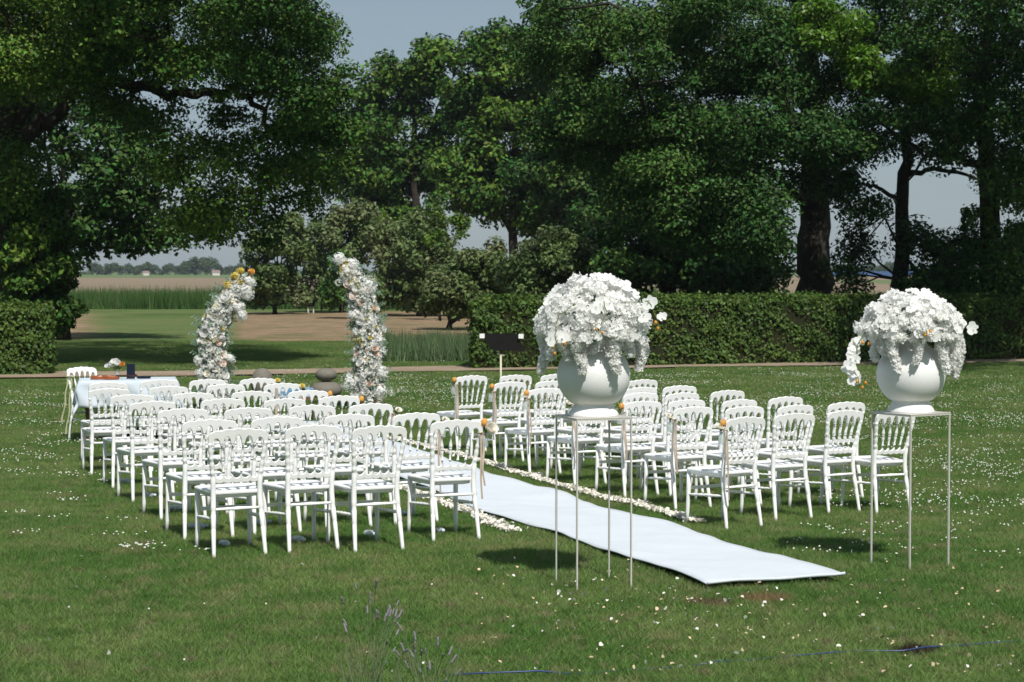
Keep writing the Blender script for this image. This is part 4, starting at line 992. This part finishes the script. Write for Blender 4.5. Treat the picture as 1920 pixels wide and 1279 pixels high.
# hanging jars with flowers and ribbons on the aisle chairs
def tulip():
    m = MB()
    for k in range(6):
        a = k * math.pi / 3; o = Vector((math.cos(a), math.sin(a), 0)); r_ = .020 if k % 2 else .017
        V = []
        for (rr, z) in ((.004, -.03), (r_, -.018), (r_ * 1.15, 0), (r_ * .9, .02), (r_ * .35, .034)):
            t_ = Vector((-o.y, o.x, 0)); wv = .014 * (1.15 - abs(z) / .05)
            V += [o * rr - t_ * wv + Vector((0, 0, z)), o * rr * 1.12 + Vector((0, 0, z)), o * rr + t_ * wv + Vector((0, 0, z))]
        Fc = []
        for i in range(4):
            b = i * 3; Fc += [(b, b + 1, b + 4, b + 3), (b + 1, b + 2, b + 5, b + 4)]
        m.add(V, Fc)
    return m.mesh('tulip')
TUL = tulip()
jm = MB(); jm.lathe([(.0, -.05), (.022, -.05), (.024, -.045), (.024, .015), (.015, .028), (.013, .045), (.016, .048)], 14, close=False); JAR = jm.mesh('jar')
def hang(side, row, kindf):
    ch = (LC if side == 'left' else RC_)[(row, 1)]; sx = 1 if side == 'left' else -1
    Mx = Matrix.Translation(ch.location) @ Matrix.Rotation(ch.rotation_euler.z, 4, 'Z')
    p = Mx @ Vector((sx * .235, -.262, .735))
    desc = {'tulip': 'orange tulip', 'rose': 'white rose with orange tulip', 'pale': 'pale cream flower', 'both': 'orange and white flowers', 'blueish': 'yellow and pale blue flowers'}[kindf]
    rowt = ordn[row] + ' row' if row < 6 else 'farthest row'
    T = thing('hanging_jar', f'{desc} in jar on aisle chair, {side} block, {rowt}', 'flower jar', p, ch.rotation_euler.z, 'flower jars hung on the aisle chairs')
    obj('jar', JAR, M['jar'], T, (0, 0, 0))
    s_ = MB(); s_.tube([(0, 0, -.04), (.003, 0, .05), (.012, -.01, .10)], .0022, 5); s_.tube([(0, 0, -.04), (-.003, 0, .05), (-.02, -.01, .09)], .0018, 5)
    for q in ((.02, 0, .06), (-.025, 0, .07), (0, -.02, .05), (-.01, .01, .10)): petal(s_, Vector((0, 0, .04)), Vector(q).normalized(), Vector((0, -1, .3)), .07, .018, .2)
    obj('stem', s_.mesh('stem'), M['stem'], T)
    if kindf in ('tulip', 'both', 'rose'): obj('tulip', mcopy(TUL, M['orange']), None, T, (-sx * .012, -.012, .115 + (.02 if kindf == 'rose' else 0)), (R(15), R(10 * sx), 0), 1.0)
    if kindf == 'rose': obj('rose', mcopy(PEONY, M['petal2']), None, T, (.03, -.03, .085), look((.2, -.8, .6)), .75)
    if kindf in ('pale', 'both'): obj('rose', mcopy(ROSE, M['petal2']), None, T, (sx * .02, -.01, .085), look((.0, -.6, .8)), .6)
    if kindf == 'blueish':
        obj('rose', mcopy(ROSE, M['yellow']), None, T, (-.02, -.01, .12), look((.0, -.6, .8)), .6)
        obj('hydrangea', mcopy(HYD, M['cloth']), None, T, (.03, 0, .11), (0, 0, 0), .55)
    rb = MB(); nx = 12
    for (x0, tail, amp) in ((-sx * .045, random.uniform(.42, .56), .006), (-sx * .028, random.uniform(.30, .50), .012)):
        V = []; Fc = []
        for i in range(nx + 1):
            t_ = i / nx; z = .06 - tail * t_; xx = x0 + amp * math.sin(t_ * 7 + row); yy = -.022 - .02 * t_ + amp * math.sin(t_ * 5 + 1)
            V += [(xx - .008, yy, z), (xx + .008, yy + .004 * math.sin(t_ * 9), z)]
        for i in range(nx): Fc.append((2 * i, 2 * i + 1, 2 * i + 3, 2 * i + 2))
        rb.add(V, Fc)
    rb.tube([(-sx * .062, -.005, .058), (-sx * .04, -.024, .06), (-sx * .018, -.005, .058), (-sx * .04, .018, .06), (-sx * .062, -.005, .058)], .006, 6)
    rb.tube([(-sx * .02, -.012, .06), (0, -.02, .045), (.012, 0, .042)], .003, 5)
    obj('ribbon', rb.mesh('ribbon'), M['ribbon'], T)
for a in (('left', 0, 'rose'), ('left', 1, 'pale'), ('left', 2, 'pale'), ('left', 3, 'tulip'), ('left', 4, 'tulip'), ('left', 5, 'blueish'), ('left', 6, 'blueish'),
          ('right', 0, 'both'), ('right', 1, 'pale'), ('right', 2, 'tulip'), ('right', 3, 'pale'), ('right', 4, 'both'), ('right', 5, 'tulip'), ('right', 6, 'tulip')): hang(*a)

# ribbon on the table chair
Mx = Matrix.Translation(tc.location) @ Matrix.Rotation(tc.rotation_euler.z, 4, 'Z')
p = Mx @ Vector((.2, -.26, .78)) + Vector((.05, 0, 0)); T = thing('ribbon', 'straw coloured ribbon tied to the chair at the table', 'ribbon', p)
m = MB()
for x0, tl in ((0, .70), (-.05, .55)):
    V = []; Fc = []
    for i in range(13): t_ = i / 12; V += [(x0 - .009 - .07 * t_ ** 1.6 + .008 * math.sin(i), -.03, -tl * t_), (x0 + .009 - .07 * t_ ** 1.6 + .008 * math.sin(i * 1.1), -.03 + .005 * math.sin(i), -tl * t_)]
    for i in range(12): Fc.append((2 * i, 2 * i + 1, 2 * i + 3, 2 * i + 2))
    m.add(V, Fc)
m.tube([(-.06, -.03, .0), (0, -.035, .01), (.04, -.03, -.0)], .012, 6)
obj('tails', m.mesh('ribbon_tails'), M['ribbong'], T)

# bottles lying under the left chairs
bm = MB(); bm.lathe([(.001, 0), (.030, 0), (.033, .006), (.033, .05), (.030, .055), (.033, .06), (.033, .12), (.030, .14), (.014, .165), (.0135, .18)], 16); BOT = bm.mesh('bottle_body')
bm = MB(); bm.lathe([(.016, .178), (.016, .196), (.001, .197)], 12); CAP = bm.mesh('bottle_cap')
blab = [('under the leftmost chair of the nearest row, left block', 422, 1027), ('under the second chair from left, nearest row, left block', 560, 1019), ('under the third chair from left, nearest row, left block', 693, 1008),
        ('beside the rear leg of the nearest aisle chair, left block', 825, 1003), ('under the outermost left block chair, second row', 371, 994), ('under the outermost left block chair, third row', 331, 959),
        ('under the outermost left block chair, fourth row', 281, 935), ('under the outermost left block chair, fifth row', 235, 908), ('between legs of second row chairs, left block, second from outside', 489, 986),
        ('under the second row chair, third from outside, left block', 621, 974), ('under the second row aisle chair, left block', 752, 969)]
for lb, px, py in blab:
    p = onground(px, py); p.z += .030
    T = thing('bottle', 'clear plastic bottle lying ' + lb, 'bottle', p, 0, 'bottles lying under the left chairs')
    T.scale = (.82, .82, .82)
    T.rotation_euler = (R(84), 0, R(random.uniform(20, 75))) if px != 825 else (R(80), 0, R(20))
    o = obj('body', BOT, M['bottle'], T, (0, 0, -.09)); obj('cap', CAP, M['cap'], T, (0, 0, -.09))

# table group
tp = at(240, 717, 23.6); tp.z = float(gz(tp.x, tp.y)); TH = R(12); TZ = .745
TB = thing('table', 'small brown wooden table hidden under a white cloth beside the left chairs', 'table', tp, TH)
m = MB(); m.box((0, 0, TZ - .012), (.58, .38, .012)); obj('tabletop', m.mesh('tabletop', False), M['wood'], TB)
for sx in (-1, 1):
    for sy in (-1, 1):
        m = MB(); m.tube([(sx * .48, sy * .30, 0), (sx * .50, sy * .32, .735)], [.018, .028], 4); obj('leg', m.mesh('table_leg', False), M['wood'], TB)
V = []; Fc = []; nx, ny = 46, 38
for j in range(ny):
    for i in range(nx):
        x_ = -1.0 + 2.0 * i / (nx - 1); y_ = -.72 + 1.44 * j / (ny - 1)
        x_ *= .90; qx, qy = max(-.59, min(.59, x_)), max(-.39, min(.39, y_)); ex, ey = x_ - qx, y_ - qy; e = math.hypot(ex, ey)
        fold = .025 * math.sin(x_ * 17 + y_ * 13) * min(1, e / .15)
        if e > 0: V.append((qx + ex / e * (.006 + .16 * e + fold), qy + ey / e * (.006 + .16 * e + fold), TZ + .008 - e * .96))
        else: V.append((x_, y_, TZ + .008))
for j in range(ny - 1):
    for i in range(nx - 1): a = j * nx + i; Fc.append((a, a + 1, a + nx + 1, a + nx))
m = MB(); m.add(V, Fc)
tcl = obj('tablecloth', m.mesh('tablecloth'), M['cloth'], None, tp, (0, 0, TH), label='pale blue white tablecloth draped over the small table with a pointed corner', category='tablecloth')
tcl.modifiers.new('thick', 'SOLIDIFY').thickness = .004
def ontab(x_, y_, z=.011):
    return tp + Matrix.Rotation(TH, 3, 'Z') @ Vector((x_, y_, 0)) + Vector((0, 0, TZ + z))
# violin
vt = thing('violin', 'orange brown violin lying on the tablecloth left of the flowers', 'violin', ontab(-.28, -.12, .012), TH + R(-18))
def vout(sc):
    pts_ = []
    for k in range(48):
        t_ = k / 48 * 2 * math.pi; yy = math.cos(t_) * .178; s_ = abs(math.sin(t_)) ** .7
        wv = (.104 - .018 * (yy / .178 + 1) - .038 * math.exp(-((yy - .01) / .045) ** 2)) * s_
        pts_.append((yy * sc, math.copysign(wv, math.sin(t_)) * sc))
    return pts_
m = MB(); V = []; Fc = []
for sc, z in ((.97, 0), (1, .004), (1, .034), (.97, .040), (.5, .048)): V += [(-a, b, z) for a, b in vout(sc)]
for i in range(4):
    for k in range(48): k2 = (k + 1) % 48; Fc.append((i * 48 + k, i * 48 + k2, (i + 1) * 48 + k2, (i + 1) * 48 + k))
Fc.append(tuple(range(48))); Fc.append(tuple(4 * 48 + k for k in range(47, -1, -1))); m.add(V, Fc); obj('body', m.mesh('violin_body'), M['violin'], vt)
m = MB(); m.box((.24, 0, .045), (.10, .012, .008)); obj('neck', m.mesh('violin_neck', False), M['dkwood'], vt)
m = MB(); m.tube([(.34, 0, .045), (.38, 0, .04), (.405, 0, .05), (.395, 0, .062), (.38, 0, .055)], [.012, .011, .010, .008, .006], 8)
for k in range(4): m.tube([(.35 + .012 * k, -.035, .045), (.35 + .012 * k, .035, .045)], .004, 6)
obj('scroll', m.mesh('violin_scroll'), M['dkwood'], vt)
# posy
pv = thing('posy_vase', 'small glass vase with white flowers and one orange bloom on the table', 'flower vase', ontab(-.13, .02, .012)); pv.scale = (.8, .8, .8)
m = MB(); m.lathe([(0, 0), (.034, 0), (.037, .01), (.037, .06), (.022, .09), (.018, .125), (.022, .13)], 16, close=False); obj('vase', m.mesh('posy_glass'), M['jar'], pv)
m = MB()
for q in ((-.12, 0, .20), (-.05, 0, .24), (.03, -.01, .23), (.09, -.01, .2)): m.tube([(0, 0, .02), (q[0] * .4, 0, .14), q], .003, 5)
for q in range(12): petal(m, Vector((random.uniform(-.05, .05), 0, .14)), Vector((random.uniform(-1, 1), random.uniform(-1, .4), .6)), Vector((0, -1, .5)), .07, .02)
obj('stems', m.mesh('stems'), M['stem'], pv)
for me, mt, q, s_ in ((HYD, 'petal', (-.14, 0, .20), .6), (HYD, 'petal', (-.085, 0, .225), .75), (ROSE, 'petal', (-.05, -.02, .26), .8), (PEONY, 'petal', (.015, -.03, .235), .75), (ROSE, 'petal2', (-.015, .01, .27), .7), (PEONY, 'orange', (.085, -.03, .215), .62), (SMALL, 'petal', (-.16, .0, .19), 1)):
    obj('bloom', mcopy(me, M[mt]), None, pv, q, look((q[0] * 2, -.8, .5)), s_)
m = MB(); m.box((0, 0, .09), (.05, .018, .09)); bk = obj('box', m.mesh('navy_box', False), M['navy'], None, ontab(.035, -.02), (0, 0, TH), label='upright dark navy box standing on the table right of the flowers', category='box')
m = MB(); m.box((0, 0, .01), (.075, .10, .009)); obj('book', m.mesh('navy_book', False), M['navy'], None, ontab(.19, .05), (0, 0, TH + .1), label='flat dark book lying on the table right of the upright box', category='book')
ub = onground(251, 829); T = thing('case', 'black case with an orange strap on the grass under the table', 'case', ub + Vector((0, .5, 0)), .4)
m = MB(); m.box((0, 0, .07), (.2, .1, .07)); obj('body', m.mesh('case_body', False), M['black'], T)
m = MB(); m.box((0, 0, .075), (.02, .104, .075)); obj('strap', m.mesh('case_strap', False), M['roof'], T)

# pebble seats
def pebble(w_, h_, name='pebble'):
    m = MB(); m.lathe([(w_ * math.cos(R(a)) ** .8 if a not in (-90, 90) else .002, h_ + h_ * math.sin(R(a)) * (1 if a > 0 else 1)) for a in range(-90, 91, 10)], 28); return m.mesh(name)
db = 31.5; b1 = G(611, db); zc = at(611, 726, db).z
lowh = (zc - b1.z)
sb = pebble(.245, .13); 
p_ = obj('pebble_pouf', pebble(.26, .20, 'pebble_pouf'), M['stone'], None, (b1.x, b1.y, b1.z + lowh - .30 + .0), label='wide flat grey pebble shaped pouf carrying a rounder one', category='pouf', group='grey pebble poufs')
zt2 = b1.z + lowh - .30 + .40
# legs of height below it: a further pebble under, touching the ground
if b1.z + lowh - .30 > 0.0:
    hh = b1.z + lowh - .30 - b1.z
obj('pebble_pouf', pebble(.18, (at(611, 690, db).z - zt2) / 2, 'pebble_pouf_top'), M['stone'], None, (b1.x, b1.y, zt2 - .004), label='smaller rounded grey pebble shaped pouf stacked on the flat one', category='pouf', group='grey pebble poufs')
p_.location.z = b1.z - .02
p_.scale = (1, 1, (zt2 - b1.z + .02) / .40)
b2 = G(491, db); hh = at(491, 690.5, db).z - b2.z
obj('pebble_pouf', pebble(.185, hh / 2 + .01, 'pebble_pouf_tall'), M['stone'], None, (b2.x, b2.y, b2.z - .02), label='single domed grey pebble shaped pouf between the flower columns, left', category='pouf', group='grey pebble poufs')
# patterned stool
s0 = at(546, 730, 26.5); s0.z = float(gz(s0.x, s0.y))
T = thing('bench', 'low bench with blue and white patterned cushion and brown legs before the columns', 'bench', s0, R(22))
m = MB(); m.box((0, 0, .40), (.27, .2, .07)); o = obj('cushion', m.mesh('bench_cushion', False), M['bluefab'], T); bv = o.modifiers.new('b', 'BEVEL'); bv.width = .03; bv.segments = 3
m = MB(); m.box((0, 0, .315), (.27, .2, .014)); obj('frame', m.mesh('bench_frame', False), M['wood'], T)
for sx in (-1, 1):
    for sy in (-1, 1):
        m = MB(); m.tube([(sx * .24, sy * .17, 0), (sx * .24, sy * .17, .301)], .02, 6); obj('leg', m.mesh('bench_leg'), M['wood'], T)

# music stand
ms_ = G(939, 25.5); T = thing('music_stand', 'black music stand with a pale pole before the hedge end', 'music stand', ms_)
zt_ = at(939, 664, 25.5).z - ms_.z
m = MB(); m.tube([(0, 0, .05), (0, 0, zt_)], .014, 8); m.tube([(-.05, 0, zt_ + .01), (0, 0, zt_ - .01), (.05, 0, zt_ - .02)], .014, 6); obj('pole', m.mesh('stand_pole'), M['brass'], T)
for k in range(3):
    a = R(90 + 120 * k); m = MB(); m.tube([(0, 0, .25), (.30 * math.cos(a), .30 * math.sin(a), .01)], .009, 6); obj('leg', m.mesh('stand_leg'), M['brass'], T)
q = [at(900, 626, 25.75), at(968, 626, 25.70), at(984, 658, 25.45), at(925, 658, 25.45)]; q = [v_ - ms_ for v_ in q]
nn = Vector((0, -.010, -.005)); m = MB(); m.add(q + [v_ - nn for v_ in q], [(0, 1, 2, 3), (7, 6, 5, 4), (0, 4, 5, 1), (1, 5, 6, 2), (2, 6, 7, 3), (3, 7, 4, 0)]); obj('desk', m.mesh('stand_desk', False), M['black'], T)
m = MB(); m.tube([Vector((0, .02, zt_)), (q[0] + q[1] + q[2] + q[3]) / 4 + Vector((0, .03, 0))], .012, 6); obj('bracket', m.mesh('stand_bracket'), M['black'], T)
for (a_, b_, d_) in ((904, 630, 25.6), (977, 630.5, 25.55)):
    m = MB(); c_ = at(a_, b_, d_) - ms_; m.box(c_, (.033, .012, .030)); obj('clip', m.mesh('stand_clip', False), M['paper'], T)

# litter bin and bench far off under the shrubs
bb = G(583, 95); T = thing('litter_bin', 'dark litter bin on two pale posts far under the shrubs', 'bin', bb)
m = MB(); m.lathe([(.001, .32), (.15, .32), (.17, .36), (.17, .72), (.19, .74), (.19, .78), (.001, .80)], 14); obj('body', m.mesh('bin_body'), M['black'], T)
for s_ in (-1, 1): m = MB(); m.box((s_ * .13, 0, .19), (.03, .03, .19)); obj('post', m.mesh('bin_post', False), M['wall'], T)
bb = G(622, 95); T = thing('garden_bench', 'weathered wooden bench far off beside the litter bin', 'bench', bb, .2)
m = MB(); m.box((0, 0, .44), (.55, .2, .025)); obj('seat', m.mesh('gb_seat', False), M['bark'], T)
m = MB(); m.box((0, .2, .68), (.55, .02, .12)); obj('backrest', m.mesh('gb_back', False), M['bark'], T)
for sx in (-1, 1):
    for sy in (-1, 1): m = MB(); m.box((sx * .5, sy * .17, .2), (.03, .03, .215)); obj('leg', m.mesh('gb_leg', False), M['bark'], T)

# petals: two rows along the runner and loose ones on the lawn
def petalcloud(P, size):
    n = len(P); nrm = rng.normal(size=(n, 3)) * .55 + np.array([0, 0, 1]); nrm /= np.linalg.norm(nrm, axis=1)[:, None]
    a = np.cross(nrm, rng.normal(size=(n, 3))); a /= np.linalg.norm(a, axis=1)[:, None]; b = np.cross(nrm, a)
    s_ = (size * rng.uniform(.6, 1.3, n))[:, None]; e = rng.uniform(.5, .9, n)[:, None]
    ring = []
    for k in range(6):
        an = k * math.pi / 3; ring.append(P + a * s_ * math.cos(an) + b * s_ * e * math.sin(an) + nrm * s_ * (.35 if k % 3 else -.1))
    return np.stack(ring, 1).reshape(-1, 3)
def prow(pts_, wid, n, fade):
    W = [onground(*p) for p in pts_]; Pn = np.array([(p.x, p.y) for p in W]); dd = np.r_[0, np.cumsum(np.hypot(*np.diff(Pn, axis=0).T))]
    t = rng.random(n) * dd[-1]; x_ = np.interp(t, dd, Pn[:, 0]); y_ = np.interp(t, dd, Pn[:, 1]); cl_ = .6 + .5 * np.sin(t * 9) * np.sin(t * 3.7)
    w_ = wid * (0.5 + cl_ * .6); x_ = x_ + rng.normal(0, 1, n) * w_; y_ = y_ + rng.normal(0, .4, n) * w_
    P = np.c_[x_, y_, gz(x_, y_) + .030 + rng.random(n) * .028 * cl_]
    return P
RIGHTROW = [(735, 826), (800, 842), (860, 858), (905, 870), (960, 888), (1040, 912), (1100, 930), (1200, 953), (1260, 970), (1308, 986)]
LEFTROW = [(700, 890), (762, 922), (800, 935), (850, 955), (890, 970), (930, 990), (962, 1003)]
P = np.concatenate([prow(RIGHTROW, .034, 3900, 0), prow(LEFTROW, .042, 1600, 0)])
P = P[~inpoly(P[:, :2], RPOLY)]
obj('petal_rows', npmesh('petal_rows', petalcloud(P, .018), 6), M['petal2'], kind='stuff', label='rows of loose white petals beside the runner', category='petals')
def scatter(n, xr, yr, zoff, cond=None):
    px_ = rng.uniform(*xr, n); py_ = rng.uniform(*yr, n); out = []
    for a_, b_ in zip(px_, py_):
        p = onground(a_, b_); out.append((p.x, p.y, p.z + zoff))
    P = np.array(out); return P[~inpoly(P[:, :2], RPOLY)]
P = np.concatenate([scatter(80, (900, 1900), (1040, 1279), .046), scatter(26, (0, 900), (1050, 1279), .046), scatter(50, (950, 1500), (1090, 1200), .046)])
obj('loose_petals', npmesh('loose_petals', petalcloud(P, .0115), 6), M['petal2'], kind='stuff', label='loose white petals scattered on the near lawn', category='petals')
P = scatter(190, (880, 1920), (1060, 1279), .040)
obj('dried_petals', npmesh('dried_petals', petalcloud(P, .011), 6), M['driedp'], kind='stuff', label='dried brownish petals scattered on the near lawn', category='petals')
# clover heads
def cloverP(n, xr, yr, nc, sp_):
    C = scatter(nc, xr, yr, 0); k = rng.integers(0, len(C), n); P = C[k] + np.c_[rng.normal(0, sp_, (n, 2)), np.zeros(n)]
    P[:, 2] = gz(P[:, 0], P[:, 1]) + rng.uniform(.045, .065, n); return P[~inpoly(P[:, :2], RPOLY)]
P = np.concatenate([cloverP(2600, (1150, 1920), (692, 800), 90, .35), cloverP(1100, (1600, 1920), (780, 960), 40, .22), cloverP(1300, (700, 1300), (706, 760), 60, .4), cloverP(900, (0, 420), (720, 900), 50, .2),
                    cloverP(120, (0, 400), (900, 1050), 16, .08), cloverP(500, (620, 1000), (700, 800), 30, .3), cloverP(160, (1500, 1920), (940, 1050), 25, .1), cloverP(260, (700, 900), (650, 690), 16, .6), cloverP(220, (100, 700), (690, 720), 30, .5)])
def starcloud(P, r_):
    n = len(P); s_ = r_ * rng.uniform(.7, 1.3, n); out = []
    for k in range(4):
        a = k * math.pi / 2 + .4; b = (k + 1) * math.pi / 2 + .4
        tip = P + np.array([0, 0, 1]) * s_[:, None] * .9
        A_ = P + np.array([math.cos(a), math.sin(a), 0]) * s_[:, None]; B_ = P + np.array([math.cos(b), math.sin(b), 0]) * s_[:, None]
        out.append(np.stack([A_, B_, tip], 1))
    return np.concatenate(out).reshape(-1, 3)
obj('clover', npmesh('clover', starcloud(P, .0085), 3), M['clover'], kind='stuff', label='white clover and daisy heads scattered in the lawn', category='flowers')

# blue hose lying in the grass
hp = []
for (a_, b_, z_) in [(835, 1257, .035), (900, 1255, .044), (960, 1254, .048), (1010, 1252, .048), (1080, 1254, .030), (1180, 1248, .024), (1290, 1240, .030), (1345, 1232, .038), (1400, 1230, .024), (1560, 1216, .040), (1600, 1213, .024), (1690, 1214, .045), (1735, 1207, .045), (1800, 1202, .026), (1870, 1196, .036), (1960, 1190, .03)]:
    p = onground(a_, b_, z_); hp.append(p + Vector((0, 0, max(.003, (z_ - .028) * 1.6))))
m = MB(); m.tube(hp, .0042, 6); obj('hose', m.mesh('hose'), M['blue'], label='thin blue hose half hidden in the grass along the bottom', category='hose')

# lavender close to the camera
def lavender(label, base, tips):
    b = Vector(base); T = thing('lavender', label, 'plant', b, 0, 'lavender plants near the camera')
    sm_ = MB(); lb = MB(); lb.lathe([(.001, -.022), (.0045, -.018), (.0052, -.008), (.0035, -.004), (.0056, .002), (.0042, .010), (.005, .014), (.001, .024)], 6)
    me = lb.mesh('flower_spike')
    for t_ in tips:
        t_ = Vector(t_) - b; mid = t_ * .5 + Vector((random.uniform(-.03, .03), 0, .03)); s0_ = Vector((random.uniform(-.06, .06), random.uniform(-.06, .06), 0))
        sm_.tube([s0_, mid, t_], [.0016, .0013, .001], 3, cap=False)
        obj('flower_spike', me, M['lav'], T, t_, look(t_ - mid), random.uniform(.7, 1.1))
    for k in range(26):
        a_ = random.uniform(0, 6.28); r_ = random.uniform(0, .12); z = random.uniform(.15, .38)
        petal(sm_, Vector((math.cos(a_) * r_, math.sin(a_) * r_, 0)), Vector((math.cos(a_) * .3, math.sin(a_) * .3, 1)), Vector((0, -1, 0)), z, .004, .05)
    obj('stems', sm_.mesh('lavender_stems'), M['blade'], T)
t1, t2 = [], []
for k in range(24):
    px_ = random.uniform(640, 765); py_ = 1085 + abs(px_ - 690) * .55 + random.uniform(0, 110); t1.append(at(px_, py_, random.uniform(8.3, 8.9)))
for k in range(20):
    px_ = random.uniform(745, 862); py_ = 1150 + (px_ - 745) * .50 + random.uniform(0, 90); t2.append(at(px_, py_, random.uniform(8.0, 8.6)))
lavender('out of focus lavender spikes at the bottom, the taller left clump', (at(690, 1300, 8.6).x, 8.6, 0), t1)
lavender('out of focus lavender spikes at the bottom, the lower right clump', (at(815, 1320, 8.3).x, 8.3, 0), t2)

# ivy on the right trunk is a plant of its own
iv = G(1842, 46.1); n = 700; zz = rng.uniform(.2, 3.6, n); an = rng.uniform(math.pi * .9, math.pi * 1.75, n)
C = np.c_[.38 * np.cos(an) + .0, .38 * np.sin(an) + .35, zz]
obj('ivy', npmesh('ivy', leaves(C, np.full(n, .10), 1, 5, .10), 4), M['leafA'], None, iv, label='ivy climbing the dark trunk near the right edge', category='ivy')
HAZE = True
if HAZE:
    m = MB(); m.box((0, 420, 19), (700, 700, 21)); hz_ = m.mesh('haze', False)
    hm = bpy.data.materials.new('haze_air'); hm.use_nodes = True; t = hm.node_tree; t.nodes.clear()
    pv_ = t.nodes.new('ShaderNodeVolumePrincipled'); pv_.inputs['Density'].default_value = 0.00013; pv_.inputs['Color'].default_value = (.78, .88, 1, 1); pv_.inputs['Anisotropy'].default_value = 0.0
    oo = t.nodes.new('ShaderNodeOutputMaterial'); t.links.new(pv_.outputs[0], oo.inputs['Volume'])
    obj('haze', hz_, hm, kind='stuff', label='pale summer haze in the air', category='haze')
